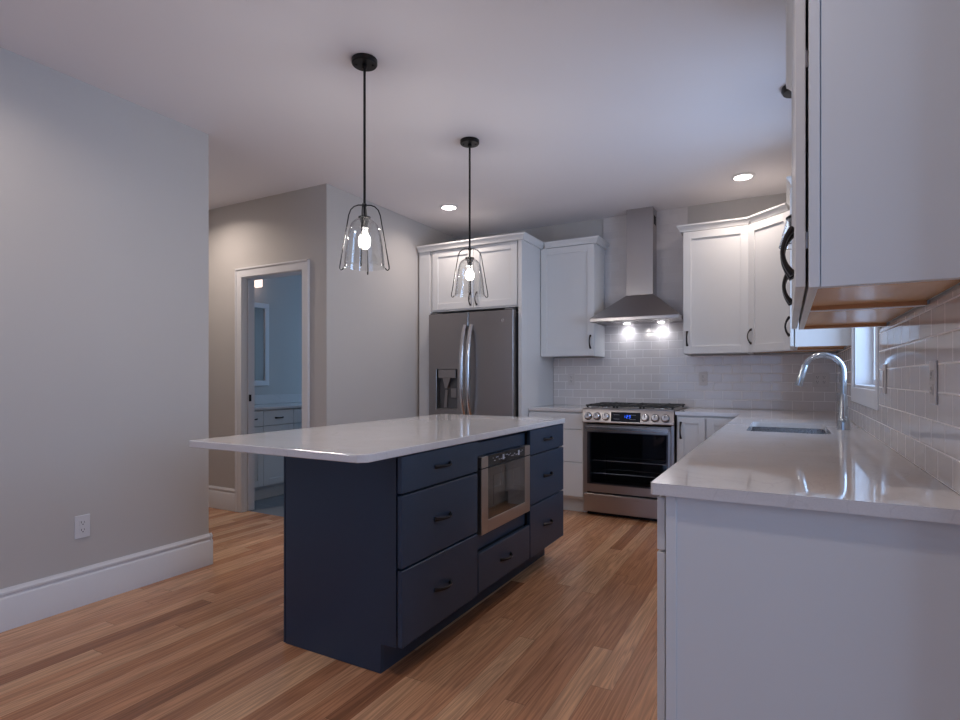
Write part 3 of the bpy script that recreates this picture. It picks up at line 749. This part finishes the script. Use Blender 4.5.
# oven door
od = obj('oven_door', MB().box(0.026, 0.060, -0.040, 0.004, 0.207, 0.786, 0.002, frG).box(GW-0.060, GW-0.026, -0.040, 0.004, 0.207, 0.786, 0.002, frG)
         .box(0.060, GW-0.060, -0.040, 0.004, 0.207, 0.283, 0.002, frG).box(0.060, GW-0.060, -0.040, 0.004, 0.716, 0.786, 0.002, frG), M_STEEL, rg)
obj('oven_glass', MB().box(0.036, GW-0.046, 0.0043, 0.0075, 0.275, 0.722, 0.001, frG), M_OVEN, od)
m = MB(); hz = 0.757
m.box(0.030, GW-0.030, 0.034, 0.056, hz-0.019, hz+0.019, 0.007, frG, seg=3)
m.box(0.050, 0.075, 0.0045, 0.035, hz-0.013, hz+0.013, 0.003, frG).box(GW-0.075, GW-0.050, 0.0045, 0.035, hz-0.013, hz+0.013, 0.003, frG)
obj('oven_handle', m, brushed('bright_oven_handle', (0.66, 0.64, 0.63), 0.22, 'x'), od)
m = MB()
for zr in (0.47, 0.36):
    m.tube([frG((0.07, -0.065, zr)), frG((GW-0.07, -0.065, zr))], 0.004, 6)
    m.tube([frG((0.07, -0.30, zr)), frG((GW-0.07, -0.30, zr))], 0.003, 6)
    for i in range(16):
        a = 0.09+i*(GW-0.18)/15; m.tube([frG((a, -0.10, zr)), frG((a, -0.55, zr))], 0.002, 5)
obj('oven_rack', m, M_RACK, rg)
wd = obj('warming_drawer', MB().box(0.004, GW-0.004, -0.0435, 0.004, 0.035, 0.190, 0.003, frG), M_STEEL, rg)
obj('toe_plate', MB().box(0.02, GW-0.02, -0.10, -0.06, 0.0, 0.034, 0, frG), M_BLACK, rg)
# cooktop
obj('cooktop', MB().box(gx0-0.004, gx1+0.004, gf-0.004, YB-TT-0.002, 0.9185, 0.926, 0.002), M_STEEL, rg)
for j, (a0, a1) in enumerate(((0.012, 0.262), (0.270, GW-0.270), (GW-0.262, GW-0.012))):
    m = MB(); r = 0.0065; zt = 0.952; b0, b1 = -0.045, -0.585
    for a in (a0, a1): m.box(a-r, a+r, b0, b1, zt-0.012, zt, 0.002, frG)
    for b in (b0, b1): m.box(a0, a1, b-r, b+r, zt-0.012, zt, 0.002, frG)
    am = (a0+a1)/2
    m.box(am-r, am+r, b0, b1, zt-0.010, zt+0.004, 0.002, frG)
    for b in (-0.13, -0.18, -0.315, -0.45, -0.50): m.box(a0, a1, b-r, b+r, zt-0.010, zt+0.003, 0.002, frG)
    for a in (a0+0.01, a1-0.01):
        for b in (b0-0.01, b1+0.01): m.box(a-0.008, a+0.008, b-0.008, b+0.008, 0.9262, zt-0.01, 0.001, frG)
    obj('grate', m, M_IRON, rg)
for (a, b, r) in ((0.137, -0.155, 0.045), (0.137, -0.475, 0.035), (GW/2, -0.315, 0.050), (GW-0.137, -0.155, 0.050), (GW-0.137, -0.475, 0.038)):
    p = frG((a, b, 0.9262))
    bu = obj('burner', MB().lathe([(0, 0), (r+0.012, 0), (r+0.010, 0.006), (r, 0.008), (r, 0.006), (0, 0.006)], p, 20), M_HANDLE, rg)
    obj('burner_cap', MB().lathe([(0, 0.0065), (r*0.8, 0.0065), (r*0.8, 0.013), (r*0.7, 0.015), (0, 0.015)], p, 20), M_IRON, bu)

# ------------------------------------------------------------------ base cabinets along the back wall
BF = 4.712; BT = 0.884
bl = thing('base_cabinet', 'white three drawer base cabinet between refrigerator surround and gas range', 'cabinet', (-1.81, BF, 0))
fr = Fr((-2.075, BF, 0), (1, 0, 0), (0, -1, 0)); W = -1.5505+2.075
obj('cabinet_box', MB().box(0, W, -(YB-BF)+0.001, 0, 0.125, BT, 0.001, fr).box(0, W, -(YB-BF)+0.001, -0.055, 0.0, 0.1245, 0, fr), M_CAB, bl)
for (c0, c1) in ((0.735, 0.872), (0.446, 0.731), (0.145, 0.442)):
    d = obj('drawer', slab(fr, 0.005, W-0.004, c0, c1, b0=0.001), M_CAB, bl)
    obj('handle', pull(fr, W/2, 0.021, (c0+c1)/2, L=0.12, vertical=False), M_BRONZE, d)
tag(obj('countertop', MB().box(-2.075, gx0-0.006, 4.690, YB-g, BT+0.001, 0.915, 0.003), M_QUARTZ, loc=(-1.81, 5.0, BT+0.001)), 'short pale quartz countertop left of the gas range', 'countertop')

br = thing('base_cabinet', 'white two door base cabinet right of the gas range at the corner', 'cabinet', (-0.53, BF, 0))
x0 = -0.7795; fr = Fr((x0, BF, 0), (1, 0, 0), (0, -1, 0)); W = -0.277-x0
obj('cabinet_box', MB().box(0, W, -(YB-BF)+0.001, 0, 0.125, BT, 0.001, fr).box(0, W, -(YB-BF)+0.001, -0.055, 0.0, 0.1245, 0, fr), M_CAB, br)
d = obj('door', shaker(fr, 0.010, 0.214, 0.145, 0.868, rail=0.048, b0=0.001), M_CAB, br)
obj('handle', pull(fr, 0.034, 0.021, 0.765, L=0.13), M_BRONZE, d)
d = obj('door', shaker(fr, 0.226, 0.465, 0.145, 0.868, rail=0.055, b0=0.001), M_CAB, br)

# base cabinets along the sink wall, fronts facing -x
PF = -0.274
def base_right(label, y0, y1, doors, hollow=None):
    t = thing('base_cabinet', label, 'cabinet', (PF, (y0+y1)/2, 0))
    fr = Fr((PF, y0, 0), (0, 1, 0), (-1, 0, 0)); W = y1-y0; D = XR-PF-0.001
    m = MB()
    t_ = 0.018
    m.box(0, t_, -D, 0, 0.125, BT, 0.001, fr).box(W-t_, W, -D, 0, 0.125, BT, 0.001, fr).box(t_, W-t_, -D, 0, 0.125, 0.143, 0, fr)
    m.box(t_, W-t_, -D, -D+0.012, 0.143, BT, 0, fr).box(t_, W-t_, -0.02, 0, 0.84, BT, 0, fr).box(t_, W-t_, -0.018, 0, 0.143, 0.18, 0, fr)
    m.box(0, W, -D, -0.055, 0, 0.1245, 0, fr)
    obj('cabinet_box', m, M_CAB, t)
    for (a0, a1, c0, c1, kind) in doors:
        mm = shaker(fr, a0, a1, c0, c1, b0=0.005) if kind != 'slab' else slab(fr, a0, a1, c0, c1, b0=0.005)
        d = obj('drawer' if kind == 'slab' else 'door', mm, M_CAB, t)
        if kind == 'slab': obj('handle', pull(fr, (a0+a1)/2, 0.025, (c0+c1)/2, L=0.12, vertical=False, proj=0.026), M_BRONZE, d)
        elif kind == 'l': obj('handle', pull(fr, a0+0.032, 0.025, c1-0.10, L=0.12, proj=0.026), M_BRONZE, d)
        else: obj('handle', pull(fr, a1-0.032, 0.025, c1-0.10, L=0.12, proj=0.026), M_BRONZE, d)
    return t
pe = base_right('white base cabinet end with plain panel, nearest the camera at right', 1.506, 2.20, [(0.003, 0.691, 0.735, 0.872, 'slab'), (0.003, 0.345, 0.145, 0.729, 'r'), (0.349, 0.691, 0.145, 0.729, 'l')])
obj('end_panel', MB().box(PF, PF+0.026, 1.492, 1.505, 0.001, BT, 0.001).box(PF+0.026, XR-0.002, 1.496, 1.505, 0.001, BT, 0.0005).box(XR-0.03, XR-0.002, 1.4915, 1.496, 0.001, BT, 0.0005), M_CAB, pe)
base_right('white base cabinet in the run under the long counter before the sink', 2.202, 2.965, [(0.003, 0.760, 0.735, 0.872, 'slab'), (0.003, 0.380, 0.145, 0.729, 'r'), (0.384, 0.760, 0.145, 0.729, 'l')])
base_right('white sink base cabinet below the window', 2.967, 4.03, [(0.003, 0.530, 0.145, 0.872, 'r'), (0.534, 1.060, 0.145, 0.872, 'l')])
bc = thing('base_cabinet', 'white blind corner base cabinet at the back right', 'cabinet', (0.03, 4.7, 0))
obj('cabinet_box', MB().prism([(PF, 4.032), (XR-0.001, 4.032), (XR-0.001, YB-0.001), (PF, YB-0.001)], 0.125, BT).box(PF+0.055, XR-0.001, 4.032, YB-0.001, 0, 0.1245), M_CAB, bc)
frB = Fr((PF, 4.032, 0), (0, 1, 0), (-1, 0, 0))
obj('door', shaker(frB, 0.003, 0.62, 0.145, 0.872, b0=0.005), M_CAB, bc)

# L shaped quartz counter with sink cutout
SX0, SX1, SY0, SY1 = -0.185, 0.188, 3.14, 3.835
def rounded(x0, x1, y0, y1, r, n=6):
    P = []
    for cx, cy, a in ((x1-r, y1-r, 0), (x0+r, y1-r, 90), (x0+r, y0+r, 180), (x1-r, y0+r, 270)):
        for i in range(n+1):
            q = math.radians(a+90*i/n); P.append((cx+r*math.cos(q), cy+r*math.sin(q)))
    return P
def counter_with_hole(outer, hole, z0, z1, bev=0.003):
    bm = bmesh.new()
    def loop(pts, z): 
        vs = [bm.verts.new((x, y, z)) for x, y in pts]
        return vs, [bm.edges.new((vs[i], vs[(i+1) % len(vs)])) for i in range(len(vs))]
    tops = []
    layers = []
    for z in (z0, z1):
        vo, eo = loop(outer, z); vh, eh = loop(hole, z)
        bmesh.ops.triangle_fill(bm, use_beauty=True, use_dissolve=False, edges=eo+eh)
        layers.append((vo, vh))
    for a, b in zip(layers[0], layers[1]):
        for i in range(len(a)):
            j = (i+1) % len(a)
            bm.faces.new((a[i], a[j], b[j], b[i]))
    m = MB(); m.bm.free(); m.bm = bm; return m
XP = -0.309; YP = 1.474
outer = [(XP+0.006, YP), (XR-0.0015, YP), (XR-0.0015, YB-0.001), (gx1+0.006, YB-0.001), (gx1+0.006, 4.690), (XP, 4.690), (XP, YP+0.006)]
tag(obj('countertop', counter_with_hole(outer, rounded(SX0, SX1, SY0, SY1, 0.045), BT+0.001, 0.915), M_QUARTZ, loc=(0.02, 3.0, BT+0.001)), 'long pale quartz countertop along the sink wall, wrapping the corner', 'countertop')

# sink bowl
sk = thing('kitchen_sink', 'undermount stainless steel sink below the window', 'sink', ((SX0+SX1)/2, (SY0+SY1)/2, 0.68))
m = MB(); prev = None; t = bmesh.new(); rings = []
for (ins, z, r) in ((0.006, 0.8835, 0.045), (0.006, 0.860, 0.045), (0.012, 0.72, 0.05), (0.035, 0.695, 0.05), (0.05, 0.69, 0.04), (0.047, 0.686, 0.04), (0.030, 0.691, 0.05), (0.006, 0.718, 0.05), (0.002, 0.860, 0.045), (-0.012, 0.8750, 0.05), (-0.012, 0.8835, 0.05)):
    P = rounded(SX0+ins-0.004, SX1-ins+0.004, SY0+ins-0.004, SY1-ins+0.004, r); rings.append([t.verts.new((x, y, z)) for x, y in P])
for A, B in zip(rings, rings[1:]+rings[:1]):
    for k in range(len(A)):
        j = (k+1) % len(A)
        if A is rings[4]: continue
        t.faces.new((A[k], A[j], B[j], B[k]))
t.faces.new(rings[4]); t.faces.new(rings[5][::-1]); m._merge(t, ID)
obj('bowl', m, M_SINK, sk)
obj('drain', MB().lathe([(0, 0.0), (0.045, 0.0), (0.045, 0.004), (0.035, 0.004), (0.030, 0.002), (0, 0.002)], (0.0, 3.49, 0.6905), 24), M_CHROME, sk)
obj('bottom_grid', MB().tube([(-0.13, 3.20, 0.704), (0.13, 3.20, 0.704), (0.13, 3.77, 0.704), (-0.13, 3.77, 0.704)], 0.003, 6, closed=True), M_CHROME, sk) 

# faucet
fx, fy = 0.258, 3.475
fc = thing('kitchen_faucet', 'tall gooseneck pull down faucet behind the sink', 'faucet', (fx, fy, 0.915))
obj('base', MB().lathe([(0, 0.0008), (0.031, 0.0008), (0.031, 0.006), (0.0295, 0.012), (0.0285, 0.050), (0.0255, 0.053), (0.0255, 0.056), (0.024, 0.060), (0.0165, 0.175), (0.0145, 0.185), (0, 0.186)], (fx, fy, 0.915), 28), M_CHROME, fc)
R = 0.092; zt = 1.305-R
pts = [(fx, fy, 1.09), (fx, fy, 1.15), (fx, fy, zt-0.01)] + [(fx-R+R*math.cos(math.radians(a)), fy, zt+R*math.sin(math.radians(a))) for a in range(0, 160, 9)]
lx, lz = pts[-1][0], pts[-1][2]
obj('spout', MB().tube(pts, 0.0142, 14), M_CHROME, fc)
dx, dz_ = -math.sin(math.radians(18)), -math.cos(math.radians(18))
dx, dz_ = -0.26, -0.965
pts = [(lx+dx*k, fy, lz+dz_*k) for k in (0.001, 0.02, 0.06, 0.112, 0.118)]
obj('spray_head', MB().tube(pts, [0.0150, 0.0160, 0.0170, 0.0190, 0.0175], 14), M_CHROME, fc)
obj('lever', MB().tube([(fx, fy-0.026, 0.960), (fx, fy-0.045, 0.968), (fx+0.003, fy-0.10, 0.985)], [0.009, 0.007, 0.0055], 10), M_CHROME, fc)

# ------------------------------------------------------------------ island
IX0, IX1 = -1.977, -1.322
IY0, IY1 = 1.768, 3.500
isl = thing('kitchen_island', 'navy blue kitchen island cabinet with bowed dark pulls, under quartz top', 'kitchen island', ((IX0+IX1)/2, (IY0+IY1)/2, 0))
MY0, MY1 = 2.352, 2.962
xk = -1.424
m = MB()
m.box(IX0+0.016, IX0+0.03, IY0+0.02, IY1, 0.001, BT, 0.001)            # back
m.box(IX0+0.03, -1.347, IY1-0.02, IY1, 0.120, BT, 0.001)
m.box(IX0+0.03, -1.347, IY0+0.02, MY0-0.012, 0.120, BT).box(IX0+0.03, -1.347, MY1+0.006, IY1-0.02, 0.120, BT)
m.box(IX0+0.03, -1.347, MY0-0.012, MY1+0.006, 0.120, 0.338).box(IX0+0.03, -1.86, MY0-0.012, MY1+0.006, 0.338, BT)
m.box(-1.86, -1.347, MY0-0.012, MY1+0.006, 0.868, BT)
obj('cabinet_box', m, M_NAVY, isl)
obj('toe_kick', MB().box(IX0+0.031, xk, IY0+0.02, IY1-0.01, 0.001, 0.1195), M_NAVYD, isl)
m = MB()
m.prism([(IX0+0.016, 0.001), (xk-0.01, 0.001), (xk-0.01, 0.0), (xk, 0.0), (xk, 0.122), (-1.347, 0.122), (-1.347, BT), (IX0+0.016, BT)][0:1]+[(xk, 0.001), (xk, 0.122), (-1.347, 0.122), (-1.347, BT), (IX0+0.016, BT)], IY0, IY0+0.0195, ID, axis='y', bev=0.001)
obj('end_panel', m, M_NAVY, isl)
obj('back_edge', MB().box(IX0, IX0+0.009, IY0+0.004, IY1, 0.001, BT, 0.001), M_NAVY, isl)
frI = Fr((-1.322, 0, 0), (0, 1, 0), (1, 0, 0))
cols = [(1.742, 2.344, ((0.736, 0.880), (0.446, 0.727), (0.140, 0.437))), (2.970, 3.516, ((0.736, 0.880), (0.446, 0.727), (0.140, 0.437))), (2.352, 2.962, ((0.146, 0.336),))]
for (y0, y1, zs) in cols:
    for (c0, c1) in zs:
        d = obj('drawer', slab(frI, y0, y1, c0, c1, t=0.022, bev=0.0025), M_NAVY, isl)
        obj('handle', pull(frI, (y0+y1)/2-0.01, 0.022, (c0+c1)/2+0.002, L=0.122, vertical=False, proj=0.030), M_BRONZE, d)
obj('drawer_gap_shade', MB().box(-1.3465, -1.3225, 1.80, 2.34, 0.16, 0.86).box(-1.3465, -1.3225, 2.98, 3.49, 0.16, 0.86).box(-1.3465, -1.3225, 2.36, 2.95, 0.16, 0.33), M_DARK, isl)  # dark fill stands in for the shaded gap behind the drawer fronts
obj('upper_filler', MB().box(-1.3468, -1.3315, MY0-0.004, MY1-0.002, 0.800, 0.866), M_NAVY, isl)
obj('lower_filler', MB().box(-1.3468, -1.3315, MY0-0.004, MY1-0.002, 0.3395, 0.412), M_NAVY, isl)
ic = [( -2.262, 1.510), (-1.322, 1.510), (-1.294, 1.538), (-1.294, 3.532), (-2.262, 3.532)]
tag(obj('countertop', MB().prism(ic, BT+0.001, 0.915, bev=0.0025), M_QUARTZ, loc=(-1.78, 2.5, BT+0.001)), 'large pale quartz island countertop overhanging the navy cabinet', 'countertop')

# microwave drawer
mw = thing('microwave_drawer', 'stainless steel microwave drawer with dark glass set in the island', 'microwave', (-1.33, 2.67, 0.42))
y0, y1, z0, z1 = 2.377, 2.957, 0.420, 0.798
obj('body', MB().box(-1.80, -1.3318, y0+0.01, y1-0.01, 0.416, z1-0.004), M_FDARK, mw)
fx_ = -1.330
frM = Fr((fx_, 0, 0), (0, 1, 0), (1, 0, 0)); T = 0.034
fm = obj('front_frame', MB().box(y0, y0+0.068, 0, T, z0, z1, 0.0015, frM).box(y1-0.068, y1, 0, T, z0, z1, 0.0015, frM).box(y0+0.068, y1-0.068, 0, T, z0, z0+0.062, 0.0015, frM), M_STEELY, mw)
obj('glass', MB().box(y0+0.0685, y1-0.0685, 0, T-0.002, z0+0.0625, 0.738, 0.001, frM), M_MGLASS, mw)
cpn = obj('control_panel', MB().box(y0+0.0685, y1-0.0685, 0, T-0.002, 0.746, z1, 0.001, frM), M_BGLASS, mw)
obj('inner_window', MB().box(y0+0.130, y1-0.130, T-0.0018, T-0.0012, z0+0.125, 0.695, 0, frM), M_MWIN, mw)
obj('opening_seam', MB().box(y0-0.001, y1+0.001, T*0.5, T+0.0006, 0.7392, 0.7448, 0, frM), M_DARK, mw)
m = MB(); rnd = random.Random(3)
yy = y0+0.12
while yy < y1-0.10:
    wdt = rnd.choice((0.006, 0.010, 0.016)); zz = 0.765+rnd.choice((0, 0.008, 0.014))
    m.box(yy, yy+wdt, T-0.0018, T-0.0012, zz, zz+0.004, 0, frM); yy += wdt+0.006
for yc in (y0+0.24, y1-0.15):
    m.box(yc-0.010, yc+0.010, T-0.0018, T-0.0011, 0.760, 0.786, 0, frM)
obj('key_print', m, M_GLYPH, cpn)

# ------------------------------------------------------------------ outlets and switches
def plate(name, label, fr, a, c, gangs, kind, mat, group=None, hh=0.118):
    """plate centred on (a,c); kinds per gang: 'o' outlet, 's' switch"""
    W = 0.072+0.046*(gangs-1)
    t = thing(name, label, 'switch' if name == 'light_switch' else 'outlet', fr((a, 0.0006, c)), group)
    obj('plate', MB().box(a-W/2, a+W/2, 0.0006, 0.0065, c-hh/2, c+hh/2, 0.002, fr), mat, t)
    for gi, k in enumerate(kind):
        ga = a+(gi-(gangs-1)/2)*0.046
        if k == 'o':
            for s in (-1, 1):
                rc = obj('receptacle', MB().box(ga-0.0165, ga+0.0165, 0.0066, 0.0085, c+s*0.0195-0.0145, c+s*0.0195+0.0145, 0.0015, fr), mat, t)
                m = MB(); cc = c+s*0.0195
                m.box(ga-0.0085, ga-0.0060, 0.0086, 0.0090, cc-0.002, cc+0.009, 0, fr).box(ga+0.0055, ga+0.0075, 0.0086, 0.0090, cc-0.001, cc+0.008, 0, fr)
                m.box(ga-0.0025, ga+0.0025, 0.0086, 0.0090, cc-0.010, cc-0.005, 0, fr)
                obj('slot', m, M_SLOT, rc)
        else:
            obj('rocker', MB().box(ga-0.0165, ga+0.0165, 0.0066, 0.0100, c-0.033, c+0.033, 0.002, fr), mat, t)
    return t
frLW = Fr((XL, 0, 0), (0, 1, 0), (1, 0, 0))
plate('wall_outlet', 'white duplex outlet low on the left wall above baseboard', frLW, 1.556, 0.411, 1, 'o', M_PLATE)
frBW = Fr((0, YB-TT, 0), (1, 0, 0), (0, -1, 0))
plate('wall_outlet', 'pale outlet on back tile left of the range', frBW, -1.882, 1.172, 1, 'o', M_PLATEB)
plate('wall_outlet', 'pale outlet on back tile just right of the range', frBW, -0.655, 1.178, 1, 'o', M_PLATEB)
plate('wall_outlet', 'wide pale outlet plate on back tile behind the faucet', frBW, 0.240, 1.170, 2, 'oo', M_PLATEB)
frRW = Fr((XR-TT, 0, 0), (0, 1, 0), (-1, 0, 0))
plate('light_switch', 'white switch plate on side tile next to the window', frRW, 2.760, 1.180, 1, 's', M_PLATEB)
plate('wall_outlet', 'white outlet plate on side tile, nearest the right photo edge', frRW, 1.900, 1.172, 1, 'o', M_PLATEB)

# ------------------------------------------------------------------ pendants
def make_pendant(x, y, label):
    t = thing('pendant_light', label, 'pendant light', (x, y, H), 'black stem glass bell pendants')
    L = lambda z: (x, y, z)
    obj('canopy', MB().lathe([(0, -0.001), (0.062, -0.001), (0.062, -0.020), (0.058, -0.025), (0, -0.025)], L(H), 32), M_BLACK, t)
    m = MB().lathe([(0, -0.0255), (0.012, -0.0255), (0.012, -0.040), (0.007, -0.044), (0, -0.044)], L(H), 16)
    for a in (0.6, 0.6+PI): m.lathe([(0, -0.0255), (0.006, -0.0255), (0.005, -0.030), (0, -0.031)], (x+0.040*math.cos(a), y+0.040*math.sin(a), H), 10)
    obj('canopy_screw', m, M_BLACK, t)
    obj('stem', MB().tube([L(H-0.0445), L(1.972)], 0.0062, 12), M_BLACK, t)
    obj('collar', MB().lathe([(0, 1.972), (0.010, 1.972), (0.010, 1.966), (0.030, 1.966), (0.031, 1.960), (0.022, 1.957), (0.020, 1.940), (0.0165, 1.936), (0.0165, 1.915), (0, 1.915)][::-1], (x, y, 0), 24), M_BLACK, t)
    # glass bell, double walled
    zt, zb = 1.957, 1.722
    prof = [(0.0225, zt), (0.040, zt-0.004), (0.055, zt-0.014), (0.066, zt-0.030), (0.074, zt-0.052), (0.082, zt-0.10), (0.091, zt-0.165), (0.099, zb)]
    inner = [(r-0.0028, z-0.0005) for r, z in prof[::-1]]
    obj('glass_shade', MB().lathe(prof+inner, (x, y, 0), 40, close=True), M_GLASS, t)
    m = MB()
    for k in range(4):
        a = YAW + k*PI/2 + 0.06
        ca, sa = math.cos(a), math.sin(a)
        P = [(0.0065, 2.024), (0.030, 2.024), (0.050, 2.017), (0.066, 2.001), (0.0755, 1.976), (0.080, 1.950), (0.088, 1.903), (0.104, 1.81), (0.118, 1.730), (0.119, 1.716), (0.112, 1.708), (0.104, 1.712), (0.1015, 1.7195)]
        m.tube([(x+r*ca, y+r*sa, z) for r, z in P], 0.0031, 7)
    m.lathe([(0.0064, 2.016), (0.010, 2.016), (0.010, 2.030), (0.0064, 2.030)], (x, y, 0), 16, close=True)
    obj('wire_frame', m, M_BLACK, t)
    obj('bulb_base', MB().lathe([(0, 1.9145), (0.0135, 1.9145), (0.0145, 1.902), (0.0145, 1.895), (0, 1.895)], (x, y, 0), 16), M_HANDLE, t)
    obj('bulb', MB().lathe([(0.0, 1.8945), (0.014, 1.8945), (0.018, 1.882), (0.027, 1.868), (0.030, 1.852), (0.027, 1.836), (0.017, 1.824), (0, 1.820)], (x, y, 0), 20), M_BULB, t)
    return t
p1 = make_pendant(-1.801, 2.113, 'black glass bell pendant hanging over the island, nearer and larger')
dup(p1, (-1.812, 3.160, H), 'black glass bell pendant over the far end of the island')
sx, sy = 0.040, 3.405
sp_ = thing('pendant_light', 'small black cone pendant over the sink, mostly hidden behind cabinet', 'pendant light', (sx, sy, H))
obj('canopy', MB().lathe([(0, -0.001), (0.068, -0.001), (0.068, -0.020), (0.060, -0.034), (0, -0.036)], (sx, sy, H), 32), M_BLACK, sp_)
obj('stem', MB().tube([(sx, sy, H-0.0365), (sx, sy, 2.0505)], 0.006, 12), M_BLACK, sp_)
obj('collar', MB().lathe([(0, 2.050), (0.030, 2.050), (0.047, 2.038), (0.047, 2.030), (0.036, 2.026), (0.030, 1.985), (0, 1.985)], (sx, sy, 0), 24), M_BLACK, sp_)
obj('glass_shade', MB().lathe([(0.044, 2.0295), (0.079, 1.886), (0.0765, 1.886), (0.0415, 2.0290)], (sx, sy, 0), 36, close=True), M_GLASS, sp_)
obj('shade_rim', MB().lathe([(0.0765, 1.8855), (0.0795, 1.8855), (0.0795, 1.882), (0.0765, 1.882)], (sx, sy, 0), 36, close=True), M_BLACK, sp_)
obj('bulb', MB().lathe([(0, 1.9845), (0.013, 1.9845), (0.016, 1.970), (0.024, 1.952), (0.026, 1.938), (0.022, 1.922), (0.012, 1.913), (0, 1.910)], (sx, sy, 0), 18), M_BULB, sp_)
for (bx, by, bz, bw) in ((-1.801, 2.113, 1.852, 11), (-1.812, 3.160, 1.852, 11), (sx, sy, 1.942, 4)): bulb_light(bx, by, bz, bw)

# ------------------------------------------------------------------ recessed ceiling lights
def make_can(x, y, label):
    t = thing('recessed_light', label, 'ceiling light', (x, y, H), 'recessed ceiling downlights')
    obj('trim_ring', MB().lathe([(0.062, -0.0008), (0.086, -0.0008), (0.088, -0.004), (0.064, -0.010), (0.062, -0.006)], (x, y, H), 32, close=True), M_TRIM, t)
    obj('lens', MB().lathe([(0, -0.0008), (0.0615, -0.0008), (0.0615, -0.0055), (0, -0.0055)], (x, y, H), 28), M_LENS, t)
    return t
cans = [(-2.682, 4.300, 'round recessed downlight in ceiling near the refrigerator'), (-0.297, 4.735, 'round recessed downlight in ceiling near the corner cabinet'),
        (-2.55, 0.90, 'round recessed downlight in ceiling behind the camera at left'), (-0.45, 0.90, 'round recessed downlight in ceiling over the camera'),
        (-4.35, 2.80, 'round recessed downlight in the hall ceiling'), (-1.5, -1.6, 'round recessed downlight in ceiling at the rear of the room')]
c0 = None
for (x, y, lb) in cans:
    if c0 is None: c0 = make_can(x, y, lb)
    else: dup(c0, (x, y, H), lb)
    l = bpy.data.lights.new('downlight', 'AREA'); l.shape = 'DISK'; l.size = 0.11; l.spread = math.radians(150)
    l.energy = {4.300: 4, 4.735: 4, 0.90: 5, 2.80: 7, -1.6: 6}[y]; l.color = (1.0, 0.86, 0.76)
    lo = bpy.data.objects.new('downlight', l); COL.objects.link(lo); lo.location = (x, y, H-0.012)

# ------------------------------------------------------------------ bathroom seen through the door
VX = -4.425
va = thing('bathroom_vanity', 'grey white bathroom vanity with drawers seen through the doorway', 'vanity', (VX, 4.3, 0))
frV = Fr((VX-0.02, 3.47, 0), (0, 1, 0), (1, 0, 0))
obj('cabinet_box', MB().box(XBATH+0.002, VX-0.0205, 3.47, 5.2, 0.125, 0.875, 0.001).box(XBATH+0.002, VX-0.075, 3.47, 5.2, 0.0, 0.1245), M_CAB, va)
for (a0, a1) in ((0.004, 0.249), (0.253, 0.625), (0.629, 0.98), (0.984, 1.35), (1.354, 1.726)):
    d = obj('drawer', slab(frV, a0, a1, 0.722, 0.865, b0=0.001), M_CAB, va)
    obj('handle', pull(frV, (a0+a1)/2, 0.021, 0.79, L=0.10, vertical=False, proj=0.02), M_BRONZE, d)
    d = obj('door', shaker(frV, a0, a1, 0.14, 0.716, b0=0.001), M_CAB, va)
tag(obj('countertop', MB().box(XBATH+0.001, VX+0.02, 3.46, 5.21, 0.876, 0.900, 0.003).box(XBATH+0.001, XBATH+0.021, 3.46, 5.21, 0.9002, 1.0, 0.003), M_QUARTZ, loc=(-4.7, 4.3, 0.876)), 'pale stone vanity top in the bathroom', 'countertop')
mi = thing('wall_mirror', 'white framed mirror above the bathroom vanity', 'mirror', (XBATH, 3.85, 1.1))
frW = Fr((XBATH, 3.50, 0), (0, 1, 0), (1, 0, 0))
m = MB(); fw = 0.055
m.box(0, 0.745, 0.001, 0.024, 1.10, 1.10+fw, 0.003, frW).box(0, 0.745, 0.001, 0.024, 1.99-fw, 1.99, 0.003, frW).box(0, fw, 0.001, 0.024, 1.10+fw, 1.99-fw, 0.003, frW).box(0.745-fw, 0.745, 0.001, 0.024, 1.10+fw, 1.99-fw, 0.003, frW)
obj('mirror_frame', m, M_TRIM, mi)
obj('mirror_glass', MB().box(fw, 0.745-fw, 0.001, 0.010, 1.10+fw, 1.99-fw, 0, frW), M_MIRROR, mi)
sc = thing('vanity_sconce', 'lit vanity wall lamp glimpsed at the top left of the doorway', 'wall lamp', (XBATH, 3.95, 2.2))
obj('back_plate', MB().box(3.55, 4.09, 0.001, 0.02, 2.24, 2.29, 0.003, Fr((XBATH, 0, 0), (0, 1, 0), (1, 0, 0))), M_BLACK, sc)
for yv in (3.62, 3.82, 4.02):
    obj('lamp_shade', MB().box(yv-0.045, yv+0.045, 0.045, 0.135, 2.14, 2.27, 0.006, Fr((XBATH, 0, 0), (0, 1, 0), (1, 0, 0))), M_SCONCE, sc)
obj('arm', MB().box(3.56, 4.08, 0.0202, 0.044, 2.255, 2.265, 0, Fr((XBATH, 0, 0), (0, 1, 0), (1, 0, 0))), M_BLACK, sc)
